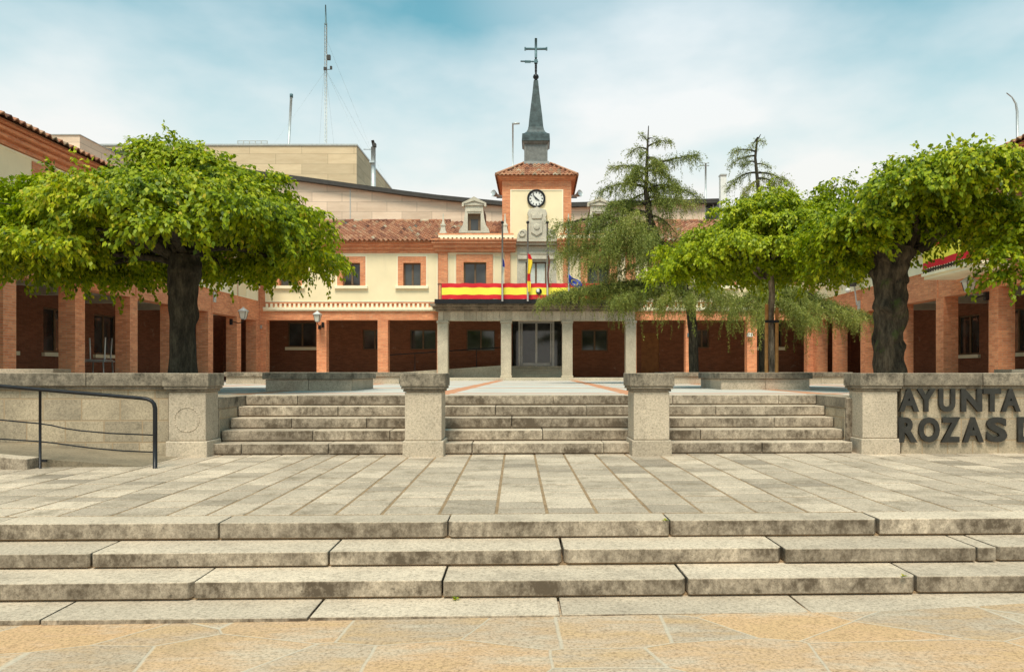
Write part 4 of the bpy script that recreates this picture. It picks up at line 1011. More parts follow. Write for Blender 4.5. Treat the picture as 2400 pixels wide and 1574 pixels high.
# upper block and its parapet rail
YU = 50.0
m = MB(); xs, xe = HX(200, YU), HX(836, YU); zt = HZ(342, YU); m.box(xs, xe, YU, YU + 12, 6, zt); m.build('upper_block', M['modern2'], mod)
m = MB(); m.box(xs - 0.05, xe + 0.05, YU - 0.06, YU + 12.05, zt + 0.002, zt + 0.12); m.build('parapet_coping', M['alu'], mod)
m = MB(); x0, x1 = HX(556, YU + 1), HX(625, YU + 1)
for k in range(6): x = x0 + (x1 - x0) * k / 5; m.box(x, x + 0.05, YU + 1, YU + 1.05, zt + 0.12, HZ(331, YU + 1))
m.box(x0, x1 + 0.05, YU + 1, YU + 1.05, HZ(331, YU + 1), HZ(329.5, YU + 1)); m.box(x0, x1 + 0.05, YU + 1.001, YU + 1.04, HZ(336, YU + 1), HZ(335, YU + 1)); m.build('roof_railing', M['alu'], mod)
b3 = thing('stone_block_building', (HX(150, 40), 40, 0), 'pale stone block rising behind the left wing roof', 'building')
m = MB(); m.box(HX(60, 38), HX(187, 38), 38, 46, 0, HZ(317, 38)); m.build('stone_wall', M['modern'], b3)
m = MB(); m.box(HX(60, 38) - 0.04, HX(187, 38) + 0.04, 37.95, 46.05, HZ(317, 38) + 0.002, HZ(315, 38)); m.build('parapet_coping', M['alu'], b3)
# white chimney right of the cedar
t = thing('chimney', (HX(1696, 45), 45, 0), 'slim white flue standing against the right end of the modern roof', 'chimney')
m = MB(); m.box(HX(1689, 44.5), HX(1703, 44.5), 44.5, 44.9, 5, HZ(411, 44.5)); m.build('flue', M['white'], t, 0.01)
m = MB(); m.box(HX(1688, 44.5), HX(1704, 44.5), 44.45, 44.95, HZ(411, 44.5) + 0.002, HZ(408, 44.5)); m.build('cap', M['alu'], t)

# masts and aerials on the roofs
def mast(px, Y, yb, yt, r, name, label, group='masts and aerials on the roofs', px2=None):
    t = thing(name, (HX(px, Y), Y, HZ(yb, Y)), label, 'mast', group)
    m = MB(); m.tube([(HX(px, Y), Y, HZ(yb, Y) - 0.3), (HX(px2 or px, Y), Y, HZ(yt, Y))], r, 8); m.build('pole', M['galv'], t); return t
Y = 54.0; t = thing('lattice_mast', (HX(764, Y), Y, HZ(341, Y)), 'tall thin guyed lattice mast on the stone block roof', 'mast', 'masts and aerials on the roofs')
m = MB(); cx, z0, z1 = HX(764, Y), HZ(345, 55), HZ(55, Y); w = 0.085
cs3 = [(cx - w, Y - w * 0.6), (cx + w, Y - w * 0.6), (cx, Y + w)]
for x, y in cs3: m.tube([(x, y, z0), (x, y, z1)], 0.022, 5)
z = z0; k = 0
while z < z1 - 0.3:
    for i in range(3):
        a, b = cs3[i], cs3[(i + 1) % 3]; m.tube([(a[0], a[1], z), (b[0], b[1], z + 0.3)], 0.011, 4)
    z += 0.3
m.build('lattice', M['galv'], t)
m = MB(); m.tube([(cx, Y, z1 - 0.1), (cx - 0.03, Y, HZ(12, Y))], [0.07, 0.04], 8); m.build('whip_aerial', M['bluegrey'], t)
m = MB(); m.box(cx + 0.12, cx + 0.36, Y - 0.2, Y, HZ(142, Y), HZ(131, Y)); m.box(cx - 0.12, cx + 0.1, Y - 0.22, Y - 0.12, HZ(167, Y), HZ(160, Y)); m.tube([(cx + 0.1, Y, HZ(163, Y)), (cx + 0.42, Y, HZ(163, Y))], 0.025, 5); m.box(cx + 0.32, cx + 0.46, Y - 0.1, Y + 0.04, HZ(163, Y), HZ(156, Y)); m.build('antenna_box', M['fascia'], t)
m = MB()
for (xe_, ye_, zt_) in ((838, 52, 165), (838, 58, 90), (838, 61, 165), (600, 52, 165), (640, 60, 90), (690, 61, 165)): m.tube([(cx, Y, HZ(zt_, Y)), (HX(xe_, 50), ye_, HZ(341, 50))], 0.006, 3)
m.build('guy_wires', M['galv'], t)
t = mast(676, 52, 341, 221, 0.09, 'roof_mast', 'shorter grey pole on the stone block roof left of the tall mast', px2=683)
m = MB(); m.lathe((HX(683, 52), 52, HZ(229, 52)), [(0.12, 0), (0.12, 0.25), (0.03, 0.3)], 10); m.build('pole_head', M['bluegrey'], t)
t = mast(875, 49.6, 428, 345, 0.16, 'camera_mast', 'stubby roof mast with a camera at the right end of the stone block')
m = MB(); m.tube([(HX(877, 49.6), 49.6, HZ(345, 49.6)), (HX(874, 49.6), 49.5, HZ(330, 49.6))], [0.12, 0.1], 8); m.box(HX(874, 49.4), HX(881, 49.4), 49.3, 49.6, HZ(344, 49.4), HZ(336, 49.4)); m.build('camera', M['fascia'], t)
m = MB(); m.tube([(HX(852, 49.6), 49.6, HZ(350, 49.6)), (HX(873, 49.6), 49.6, HZ(350, 49.6))], 0.03, 6); m.box(HX(866, 49.4), HX(878, 49.4), 49.3, 49.7, HZ(382, 49.4), HZ(378, 49.4)); m.build('side_arm', M['galv'], t)
t = mast(1202, 40, 420, 289, 0.045, 'aerial', 'thin roof aerial with a short arm left of the spire')
m = MB(); m.tube([(HX(1200, 40), 40, HZ(290, 40)), (HX(1218, 40), 40, HZ(289, 40))], 0.06, 6); m.build('arm', M['galv'], t)
t = mast(1654, 47, 465, 383, 0.06, 'aerial', 'thin roof aerial with crossbars right of the cedar')
m = MB()
for y in (382, 388): m.tube([(HX(1643, 47), 47, HZ(y, 47)), (HX(1662, 47), 47, HZ(y, 47))], 0.035, 5)
m.build('crossbar', M['galv'], t)
t = thing('curved_aerial', (HX(2384, 21), 21, 7), 'thin pole with bent tip above the right wing roof', 'mast', 'masts and aerials on the roofs')
m = MB(); m.tube([(HX(2385, 21), 21, HZ(345, 21)), (HX(2384, 21), 21, HZ(262, 21)), (HX(2381, 21), 21, HZ(243, 21)), (HX(2372, 21), 21, HZ(228, 21)), (HX(2359, 21), 21, HZ(218, 21))], [0.04, 0.035, 0.03, 0.02, 0.015], 6); m.build('pole', M['galv'], t)

# ------------------------------------------------------------------ banners, flagpoles, flags
def striped(name, fr, a0, a1, z, cols, root_label, cat, flip=False, th=0.012, n=120, amp=0.02):
    t = thing(name, fr((a0 + a1) / 2, 0, z[-1]), root_label, cat)
    for (za, zb), cname, nm in zip(zip(z[:-1], z[1:]), cols, ['upper_stripe', 'middle_stripe', 'lower_stripe']):
        m = MB(fr, flip); m.smooth = True; pts = []
        for zz in (zb, za):
            for k in range(n + 1):
                a = a0 + (a1 - a0) * k / n
                pts.append((a, amp * math.sin(k * 0.63 + zz * 2) * (0.4 + 0.6 * math.sin(k * 0.11)) + amp * math.sin(k * 0.27 - zz * 3), zz + 0.010 * math.sin(k * 0.105 * math.pi) ** 2 - 0.004 * math.sin(k * 0.7)))
        q = m.addv(pts); q2 = m.addv([(p[0], p[1] + th, p[2]) for p in pts])
        for k in range(n): m.face([q + k, q + k + 1, q + n + 2 + k, q + n + 1 + k]); m.face([q2 + k, q2 + n + 1 + k, q2 + n + 2 + k, q2 + k + 1])
        m.build(nm, M[cname], t)
    return t
YN = 31.36; frb = lambda a, b, z: (a, YN + b, z)
bn = striped('banner', frb, HX(1035, YN), HX(1478, YN), [HZ(664, YN), HZ(674, YN), HZ(690.5, YN), HZ(701, YN)], ['red', 'lemon', 'red'], 'long red yellow red banner hung along the portico balcony railing', 'banner')
m = MB(frb); ce = (HX(1263, YN), -0.03, HZ(683, YN)); m.lathe(ce, [(0.13, 0), (0.13, 0.012), (0.07, 0.013), (0.07, 0.004)], 16, 'y'); m.build('round_emblem', M['iron'], bn)
m = MB(frb); m.box(ce[0] - 0.10, ce[0] + 0.02, -0.055, -0.046, ce[2] - 0.02, ce[2] + 0.12); m.build('emblem_patch', M['white'], bn)
XBn = XW - 1.09
fw = lambda a, b, z: (XBn + b, a, z)
striped('banner', fw, 18.76, 21.34, [4.10, 3.93, 3.56, 3.37], ['red', 'lemon', 'red'], 'red and yellow banner on the right wing balcony behind the tree', 'banner', True, 0.012, 20)

def flagpole(px, label):
    Y = 31.2; t = thing('flagpole', (HX(px, Y), Y, HZ(705, Y)), label, 'flagpole', 'flagpoles on the portico balcony')
    m = MB(); m.tube([(HX(px, Y), Y, HZ(706, Y)), (HX(px, Y), Y, HZ(524, Y))], [0.045, 0.036], 10); m.build('pole', M['pole'], t)
    m = MB(); m.lathe((HX(px, Y), Y, HZ(524, Y)), [(0.05, 0), (0.07, 0.03), (0.06, 0.1), (0.02, 0.12)], 10); m.build('pole_cap', M['iron'], t)
    m = MB(); m.box(HX(px, Y) - 0.04, HX(px, Y) + 0.04, Y + 0.05, Y + 0.14, HZ(700, Y), HZ(697, Y)); m.box(HX(px, Y) - 0.04, HX(px, Y) + 0.04, Y + 0.05, Y + 0.14, HZ(670, Y), HZ(667, Y)); m.build('bracket', M['iron'], t)
flagpole(1177.5, 'leftmost balcony flagpole, beside the left pilaster'); flagpole(1237, 'balcony flagpole carrying the limp red and yellow flag')
flagpole(1283, 'balcony flagpole carrying the limp maroon flag'); flagpole(1333, 'balcony flagpole carrying the blue flag')
def limp_flag(px, y0, y1, w, bands, label, lean=0.0, amp=0.05):
    """a flag hanging in folds from the pole; bands = [(mat, frac0, frac1, part name)]"""
    Y = 31.13; t = thing('flag', (HX(px, Y), Y, HZ(y1, Y)), label, 'flag', 'flags on the balcony flagpoles')
    for mat, f0, f1, nm in bands:
        m = MB(); m.smooth = True; nz, nw = 14, 10; pts = []
        for j in range(nz + 1):
            f = f0 + (f1 - f0) * j / nz; zz = HZ(y0 + (y1 - y0) * f, Y)
            for i in range(nw + 1):
                u = i / nw; ww = w * (0.55 + 0.45 * math.sin(f * 2.8 + 0.4)) * (1 + 0.2 * math.sin(9 * f))
                pts.append((HX(px, Y) + 0.05 + ww * u + lean * f + 0.02 * math.sin(7 * f), Y - amp * math.sin(u * 9 + f * 4) - 0.03, zz - 0.05 * u * (1 - f)))
        q = m.addv(pts)
        for j in range(nz):
            for i in range(nw):
                a = q + j * (nw + 1) + i; m.face([a, a + 1, a + nw + 2, a + nw + 1])
        m.build(nm, M[mat], t)
limp_flag(1175, 606, 668, 0.07, [('blue', 0, 0.30, 'blue_field'), ('curtain', 0.30, 0.95, 'white_field'), ('red', 0.95, 1.2, 'red_field')], 'narrow limp flag, blue above white, on the leftmost pole')
limp_flag(1234, 594, 684, 0.17, [('red', 0, 0.14, 'red_band'), ('yellow', 0.14, 0.52, 'yellow_band'), ('red', 0.52, 0.72, 'lower_red_band'), ('yellow', 0.72, 1.0, 'yellow_tail')], 'limp red and yellow flag hanging in folds over the banner')
M['maroon'] = mat_plain('flag_maroon', (0.22, 0.09, 0.06), 0.8, 0.2)
limp_flag(1281, 597, 668, 0.08, [('maroon', 0, 1.0, 'cloth')], 'narrow limp maroon flag close against its pole')
# blue flag blowing down to the right, with a few yellow stars
Y = 31.1; t = thing('flag', (HX(1333, Y), Y, HZ(684, Y)), 'blue flag with yellow stars sagging off its pole to the right', 'flag', 'flags on the balcony flagpoles')
def bf(u, f):   # u along the fly, f down the hoist
    x = 1333 + 32 * u ** 1.1 * (1 - 0.15 * f); y = 641 + 18 * f + 26 * u ** 1.2 + 3 * math.sin(u * 6)
    return (HX(x, Y), Y - 0.05 * math.sin(u * 8 + f * 3), HZ(y, Y))
m = MB(); m.smooth = True; n = 16
q = m.addv([bf(i / n, j / n) for j in range(n + 1) for i in range(n + 1)])
for j in range(n):
    for i in range(n): a = q + j * (n + 1) + i; m.face([a, a + 1, a + n + 2, a + n + 1])
m.build('cloth', M['blue'], t)
m = MB()
for k in range(12):
    an = k * math.pi / 6; c = Vector(bf(0.5 + 0.24 * math.cos(an), 0.5 + 0.28 * math.sin(an))) + Vector((0, -0.02, 0)); p = []
    for j in range(10): rr = 0.03 if j % 2 == 0 else 0.013; p.append((c.x + rr * math.sin(j * math.pi / 5), c.z + rr * math.cos(j * math.pi / 5)))
    m.poly(p[::-1], c.y - 0.006, c.y)
m.build('stars', M['yellow'], t)

# ------------------------------------------------------------------ wall lanterns, cameras, boxes
def lantern(loc, side, label, s=1.0):
    """four-sided lantern on a scroll bracket; side = unit vector from the lantern to its wall"""
    x, y, z = loc; t = thing('wall_lantern', (x, y, z), label, 'lantern', 'wall lanterns on the arcade')
    h = 0.25 * s
    m = MB(); m.frust((x, y), z - h * 0.5, z + h * 0.5, 0.075 * s, 0.075 * s, 0.12 * s, 0.12 * s); m.build('glass_body', M['lamp_glass'], t)
    m = MB(); m.frust((x, y), z + h * 0.5, z + h * 0.5 + 0.03 * s, 0.15 * s, 0.15 * s, 0.15 * s, 0.15 * s); m.frust((x, y), z + h * 0.5 + 0.031 * s, z + h * 0.5 + 0.12 * s, 0.14 * s, 0.14 * s, 0.05 * s, 0.05 * s)
    m.frust((x, y), z + h * 0.5 + 0.121 * s, z + h * 0.5 + 0.17 * s, 0.03 * s, 0.03 * s, 0.02 * s, 0.02 * s); m.frust((x, y), z - h * 0.5 - 0.04 * s, z - h * 0.5 - 0.001, 0.04 * s, 0.04 * s, 0.085 * s, 0.085 * s); m.build('cap', M['galv'], t)
    m = MB()
    for sx in (-1, 1):
        for sy in (-1, 1): m.tube([(x + sx * 0.078 * s, y + sy * 0.078 * s, z - h * 0.5), (x + sx * 0.124 * s, y + sy * 0.124 * s, z + h * 0.5)], 0.010 * s, 4)
    m.build('frame', M['iron'], t)
    sx, sy = side; L = 0.45 * s; m = MB()
    m.tube([(x, y, z - h * 0.5 - 0.04 * s), (x, y, z - 0.25 * s), (x + sx * L * 0.4, y + sy * L * 0.4, z - 0.30 * s), (x + sx * L * 0.8, y + sy * L * 0.8, z - 0.24 * s), (x + sx * L, y + sy * L, z - 0.24 * s)], 0.016 * s, 6)
    m.box(x + sx * L - 0.05, x + sx * L + 0.05, y + sy * L - 0.05, y + sy * L + 0.05, z - 0.36 * s, z - 0.14 * s); m.build('bracket', M['iron'], t)
lantern((HX(744, 31.95), 31.95, HZ(745, 31.95)), (0.2, 0.98), 'lantern on the facade pier left of the banner', 1.1)
lantern((-11.85, 29.3, HZ(738, 29.3)), (-1, 0), 'lantern on the left wing beside the inner corner', 1.1)
lantern((HX(2271, 19.9), 19.9, HZ(671, 19.9)), (1, 0), 'lantern under the right wing balcony', 1.05)
def cam_bracket(sg, Y, x_px, y_px, label):
    t = thing('security_camera', (sg * 12.0, Y, 3.2), label, 'camera', 'cameras bracketed above the arcades')
    x = HX(x_px, Y); z = HZ(y_px, Y)
    m = MB(); m.tube([(sg * 12.42, Y, z - 0.75), (x + sg * 0.15, Y, z - 0.7), (x + sg * 0.1, Y, z - 0.3), (x + sg * 0.05, Y, z + 0.05)], 0.03, 6); m.box(sg * 12.42 - 0.05, sg * 12.42 + 0.05, Y - 0.1, Y + 0.1, z - 0.95, z - 0.55); m.build('bracket', M['galv'], t)
    m = MB(); m.frust((x - sg * 0.05, Y), z, z + 0.16, 0.15, 0.09, 0.16, 0.09); m.build('housing', M['fascia'], t)
    m = MB(); m.lathe((x - sg * 0.2, Y - 0.03, z - 0.25), [(0.03, 0), (0.10, 0.05), (0.10, 0.14), (0.04, 0.18)], 12); m.build('dome', M['white'], t)
cam_bracket(-1, 27.9, 503, 650, 'camera bracketed on the left wing beside the big tree trunk')
cam_bracket(1, 27.9, 1999, 671, 'camera bracketed on the right wing beside the gnarled trunk')
def plate(name, x0, x1, y0, y1, z0, z1, mat, label, cat):
    m = MB(); m.box(x0, x1, y0, y1, z0, z1); o = m.build(name, M[mat], None, 0.008); tag(o, label, cat)
plate('junction_box', HX(746, 32.4), HX(752, 32.4), 32.36, ZF - 0.001, HZ(771, 32.4), HZ(763, 32.4), 'iron', 'small black box on the pier just below the lantern', 'box')
plate('wall_light', HX(1752, 32.4), HX(1764, 32.4), 32.34, ZF - 0.001, HZ(789, 32.4), HZ(780, 32.4), 'white', 'small white light box on the right arcade pier', 'light')
plate('wall_notice', HX(1612, 32.4), HX(1616, 32.4), 32.46, ZF - 0.001, HZ(789, 32.4), HZ(780, 32.4), 'bluegrey', 'small blue plate on the narrow brick pier by the portico', 'sign')
plate('wall_vent', -12.38, -12.30, 32.44, 32.499, HZ(770, ZF), HZ(762, ZF), 'alu', 'small round plate on the brick corner pier', 'plate')

# stacked cafe tables with upturned legs in the left arcade
def upturned_table(x, y, z, rz, label):
    t = thing('cafe_table', (x, y, z), label, 'table', 'cafe tables stacked in the left arcade')
    fr = lambda a, b, zz: (x + a * math.cos(rz) - b * math.sin(rz), y + a * math.sin(rz) + b * math.cos(rz), z + zz)
    m = MB(fr); m.box(-0.34, 0.34, -0.34, 0.34, 0, 0.035); m.build('table_top', M['alu'], t, 0.01)
    for sx in (-1, 1):
        for sy in (-1, 1):
            m = MB(fr); m.tube([(sx * 0.28, sy * 0.28, 0.036), (sx * 0.31, sy * 0.31, 0.70)], 0.02, 6); m.build('leg', M['white'], t)
def cafe_table(x, y, z, rz, label):
    t = thing('cafe_table', (x, y, z), label, 'table', 'cafe tables stacked in the left arcade')
    fr = lambda a, b, zz: (x + a * math.cos(rz) - b * math.sin(rz), y + a * math.sin(rz) + b * math.cos(rz), z + zz)
    m = MB(fr); m.box(-0.34, 0.34, -0.34, 0.34, 0.68, 0.72); m.build('table_top', M['alu'], t, 0.01)
    for sx in (-1, 1):
        for sy in (-1, 1):
            m = MB(fr); m.tube([(sx * 0.31, sy * 0.31, 0.0), (sx * 0.28, sy * 0.28, 0.679)], 0.022, 6); m.build('leg', M['alu'], t)
xx = HX(230, 22.2)
cafe_table(xx, 22.2, 0.0, 0.1, 'pale cafe table standing at the bottom of the stack')
upturned_table(xx - 0.02, 22.2, 0.722, 0.25, 'cafe table upside down on top with white legs in the air')
# ------------------------------------------------------------------ trees
def leaf_mesh(name, pos, tip, nrm, length, width, col, mat, parent):
    """pos, tip, nrm (n,3); one rhombic leaf each"""
    tip = tip / (np.linalg.norm(tip, axis=1, keepdims=True) + 1e-9)
    side = np.cross(tip, nrm); side /= (np.linalg.norm(side, axis=1, keepdims=True) + 1e-9)
    nr = np.cross(side, tip)
    n = len(pos); L = length[:, None]; W = width[:, None]
    v = np.empty((n, 4, 3), 'f')
    v[:, 0] = pos; v[:, 1] = pos + tip * L * 0.42 + side * W * 0.5 + nr * L * 0.07; v[:, 2] = pos + tip * L; v[:, 3] = pos + tip * L * 0.42 - side * W * 0.5 + nr * L * 0.07
    off = np.array(origin_of(parent)); v = v.reshape(-1, 3) - off
    me = bpy.data.meshes.new(name); me.vertices.add(n * 4); me.vertices.foreach_set('co', v.astype('f').ravel())
    me.loops.add(n * 4); me.loops.foreach_set('vertex_index', np.arange(n * 4, dtype='i'))
    me.polygons.add(n); me.polygons.foreach_set('loop_start', np.arange(0, n * 4, 4, dtype='i')); me.polygons.foreach_set('loop_total', np.full(n, 4, 'i'))
    me.update(calc_edges=True)
    ca = me.color_attributes.new('Col', 'FLOAT_COLOR', 'POINT'); cc = np.ones((n, 4, 4), 'f'); cc[:, :, :3] = np.clip(col, 0, 1)[:, None, None]
    ca.data.foreach_set('color', cc.ravel()); me.materials.append(mat); me.validate()
    o = bpy.data.objects.new(name, me); COL.objects.link(o); o.parent = parent; return o

def strands(rng, start, vel, steps, ds, grav=0.16, wig=0.10):
    """walk every strand; returns points, directions and strand index for every node"""
    P = start.copy(); V = vel.copy(); out = []
    for k in range(int(steps.max())):
        V = V + rng.normal(0, wig, V.shape) * 0.5; V[:, 2] -= grav
        V /= np.linalg.norm(V, axis=1, keepdims=True)
        P = P + V * ds
        act = steps > k
        out.append((P[act].copy(), V[act].copy(), np.nonzero(act)[0], np.full(act.sum(), k)))
    return [np.concatenate([o[i] for o in out]) for i in range(4)]

def elm(name, base, crown_c, rx_l, rx_r, ry, rz, z_rim, label, seed, trunk_fn, leafmat, barkmat, n_lump=70, leaf=0.085, dens=1.0, power=1.7, lumps_extra=(), ht_scale=None, lift=None, lr=(0.42, 0.66), cat='tree', twigs=10, limb_r=1.0):
    rng = np.random.default_rng(seed)
    root = thing(name, base, label, cat, 'mop-headed elms on the plaza')
    trunk_fn(root)
    C = np.array([crown_c[0], crown_c[1], z_rim]); L = []
    ga = math.pi * (3 - math.sqrt(5))
    for i in range(n_lump):
        t = (i + 0.5) / n_lump; rho = t ** 0.5 * (1 + rng.normal(0, 0.04)); rho = min(rho, 1.03)
        az = i * ga + rng.normal(0, 0.12); x, y = math.cos(az) * rho, math.sin(az) * rho
        h = max(0.0, 1 - min(rho, 1) ** power) ** 0.75
        R_ = rng.uniform(*lr) * (1.0 if rho < 0.8 else 0.85)
        px = x * (rx_r if x > 0 else rx_l); zz = h * rz
        if ht_scale: zz *= ht_scale(px)
        R0 = lift(C[0] + px * 0.9, C[1] + y * ry * 0.9) if lift and rho > 0.55 else 0
        zz += R0
        L.append((C[0] + px * 0.90 * (1 + rng.normal(0, 0.05)), C[1] + y * ry * 0.90, C[2] + zz - R_ * 0.35 + rng.normal(0, 0.17), R_, rho))
    for e in lumps_extra: L.append((e[0], e[1], e[2], e[3], 1.0))
    starts, vels, steps, tone = [], [], [], []
    for (x, y, z, r, rho) in L:
        k = int(165 * dens * (r / 0.55) ** 2)
        d = rng.normal(0, 1, (k, 3)); d[:, 2] = np.abs(d[:, 2]) * 0.9 - 0.12; d /= np.linalg.norm(d, axis=1, keepdims=True)
        p = np.array([x, y, z]) + d * np.array([r, r, r * 0.68]) * rng.uniform(0.72, 1.02, (k, 1))
        out = d * np.array([1, 1, 0.45]) + np.array([x - C[0], y - C[1], 0]) / max(rx_r, 1) * 0.5 * rng.uniform(0.2, 1, (k, 1))
        fn = rng.random(k) < 0.55        # fountain shoots from the top of each clump
        dh = d * np.array([1, 1, 0.0]); dh /= np.linalg.norm(dh, axis=1, keepdims=True) + 1e-6
        pf = np.array([x, y, z + r * 0.55]) + dh * r * rng.uniform(0.05, 0.75, (k, 1)) - np.array([0, 0, 1]) * rng.uniform(0, 0.16, (k, 1))
        p = np.where(fn[:, None], pf, p); out = np.where(fn[:, None], dh + np.array([0, 0, 0.25]), out)
        starts.append(p); vels.append(out + rng.normal(0, 0.2, (k, 3)))
        st = rng.gamma(3.0, 1.9 if rho > 0.75 else 1.2, k).astype(int) + 3
        steps.append(np.minimum(st, 16 if rho > 0.75 else 10)); tone.append(np.full(k, rng.normal(0, 0.07)))
    S, V, N, T = np.concatenate(starts), np.concatenate(vels), np.concatenate(steps), np.concatenate(tone)
    V /= np.linalg.norm(V, axis=1, keepdims=True)
    P, D, I, K = strands(rng, S, V, N, 0.040, 0.125, 0.2)
    rep = 2; P = np.repeat(P, rep, 0); D = np.repeat(D, rep, 0); I = np.repeat(I, rep); K = np.repeat(K, rep); n = len(P)
    tone = T[I] + rng.normal(0.46, 0.22, n) + (K / 20.0) * 0.05
    tip = D * 0.8 + rng.normal(0, 0.45, (n, 3)) + np.array([0, 0, -0.55])
    outw = P - C; outw[:, 2] = np.abs(outw[:, 2]) * 0.7 + 0.8; outw /= np.linalg.norm(outw, axis=1, keepdims=True)
    nrm = outw + rng.normal(0, 0.42, (n, 3))
    Ls = rng.uniform(0.7, 1.25, n) * leaf; leaf_mesh('crown', P + rng.normal(0, 0.022, (n, 3)), tip, nrm, Ls, Ls * rng.uniform(0.5, 0.68, n), tone, leafmat, root)
    # limbs from the fork to the lumps
    m = MB(); fork = Vector((crown_c[0], crown_c[1], z_rim + 0.02))
    rr = random.Random(seed)
    for q in rr.sample(range(len(L)), min(len(L), 26)):
        x, y, z, r, rho = L[q]; e = Vector((x, y, z)); b = fork + Vector((rr.uniform(-.12, .12), rr.uniform(-.12, .12), rr.uniform(-0.25, 0.1)))
        mid = b.lerp(e, 0.5) + Vector((0, 0, 0.75 * (1 - rho * 0.3)))
        pts = []
        for k in range(8):
            t = k / 7.0; p = b * (1 - t) ** 2 + mid * 2 * t * (1 - t) + e * t * t; pts.append(p + Vector((rr.uniform(-.03, .03), rr.uniform(-.03, .03), 0)) * (0 < k < 7))
        m.tube(pts, [0.075 * limb_r * (1 - 0.75 * k / 7) * (1.3 if rho < 0.5 else 1) for k in range(8)], 6)
    # bare looping twigs breaking the outline
    for q in range(twigs):
        x, y, z, r, rho = L[rr.randrange(len(L) // 2)]; a = rr.uniform(0, 6.28); b = Vector((x, y, z + r * 0.5)); ln = rr.uniform(0.25, 0.45)
        m.tube([b, b + Vector((math.cos(a) * ln * .3, math.sin(a) * ln * .3, ln * .35)), b + Vector((math.cos(a) * ln * .9, math.sin(a) * ln * .9, ln * .3)), b + Vector((math.cos(a) * ln * 1.3, math.sin(a) * ln * 1.3, -0.02))], [0.012, 0.01, 0.008, 0.006], 4)
    m.build('branches', barkmat, root)
    return root

def trunk_tube(root, pts, radii, mat, seed, n=28, bump=0.10, knots=0):
    """trunk with furrows and knots built into its surface"""
    rr = random.Random(seed); ph = [rr.uniform(0, 6.28) for _ in range(9)]
    P, Rr = [], []
    sub = 9
    for k in range(len(pts) - 1):
        for j in range(sub):
            t = j / sub; P.append(Vector(pts[k]).lerp(Vector(pts[k + 1]), t)); Rr.append(radii[k] * (1 - t) + radii[k + 1] * t)
    P.append(Vector(pts[-1])); Rr.append(radii[-1])
    kn = [(rr.uniform(0, len(P)), rr.uniform(0, 6.28), rr.uniform(0.10, 0.28), rr.uniform(1.2, 3.5)) for _ in range(knots)]
    def nz(k, t):
        v = 1 + bump * (0.5 * math.sin(7 * t + ph[0] + k * 0.11) + 0.35 * math.sin(13 * t + ph[1] - k * 0.17) + 0.3 * math.sin(3 * t + ph[2] + k * 0.09)) + bump * 0.35 * math.sin(k * 0.9 + ph[3] + 3 * math.sin(t))
        for (kk, tt, a, w) in kn:
            dt = math.atan2(math.sin(t - tt), math.cos(t - tt)); v += a * math.exp(-((k - kk) / w) ** 2 - (dt / 0.42) ** 2)
        return v
    m = MB(); m.tube([tuple(p) for p in P], Rr, n, nz); return m.build('trunk', mat, root)

def crooked(pts, Z): return [(HX(x, Z), Z, HZ(y, Z)) for x, y in pts]
# left elm
ZE = 13.0
bx = HX(430, ZE)
def tr_left(root): 
    trunk_tube(root, [(bx + 0.02, ZE, -0.02), (bx + 0.0, ZE, 0.35), (bx - 0.02, ZE, 1.2), (bx - 0.01, ZE, 1.75), (bx + 0.02, ZE, 2.15), (bx + 0.03, ZE, 2.45)], [0.30, 0.235, 0.20, 0.235, 0.28, 0.23], M['bark_dark'], 3, 28, 0.09, 9)
elm('elm_tree', (bx, ZE, 0), (bx - 0.05, ZE), 3.45, 2.85, 2.7, 1.50, 2.46, 'broad mop-headed elm with smooth dark trunk behind the left parapet', 21, tr_left, M['elm'], M['bark_dark'], 50, 0.088, 0.85, 1.7,
    [(HX(70, 12.4), 12.4, 2.75, 0.7), (HX(10, 13.3), 13.3, 2.9, 0.7), (HX(130, 13.8), 13.8, 2.2, 0.5), (HX(200, 14.2), 14.2, 2.15, 0.5), (HX(60, 14), 14, 2.3, 0.6), (HX(400, 12.8), 12.8, 3.95, 0.45), (HX(250, 11.3), 11.3, 2.75, 0.5), (HX(560, 11.2), 11.2, 2.75, 0.48), (HX(340, 11), 11, 2.95, 0.5), (HX(190, 12), 12, 2.7, 0.5), (HX(150, 12.6), 12.6, 3.35, 0.6), (HX(60, 12.8), 12.8, 3.3, 0.6), (HX(620, 12.2), 12.2, 2.8, 0.5), (HX(330, 15), 15, 2.3, 0.6), (HX(260, 14.6), 14.6, 2.25, 0.6), (HX(540, 15.2), 15.2, 2.4, 0.6), (HX(620, 15), 15, 2.4, 0.55), (HX(690, 14.6), 14.6, 2.4, 0.5), (HX(740, 14), 14, 2.4, 0.5), (HX(430, 15.4), 15.4, 2.6, 0.6), (HX(20, 12.6), 12.6, 2.55, 0.6), (HX(150, 13), 13, 2.45, 0.6), (HX(-60, 13), 13, 2.5, 0.7), (HX(330, 13.9), 13.9, 2.75, 0.6), (HX(530, 13.9), 13.9, 2.75, 0.6), (HX(230, 13.4), 13.4, 2.55, 0.55)],
    lambda px: 1.0 if px > -0.7 else max(0.80, 1 + (px + 0.7) * 0.20))
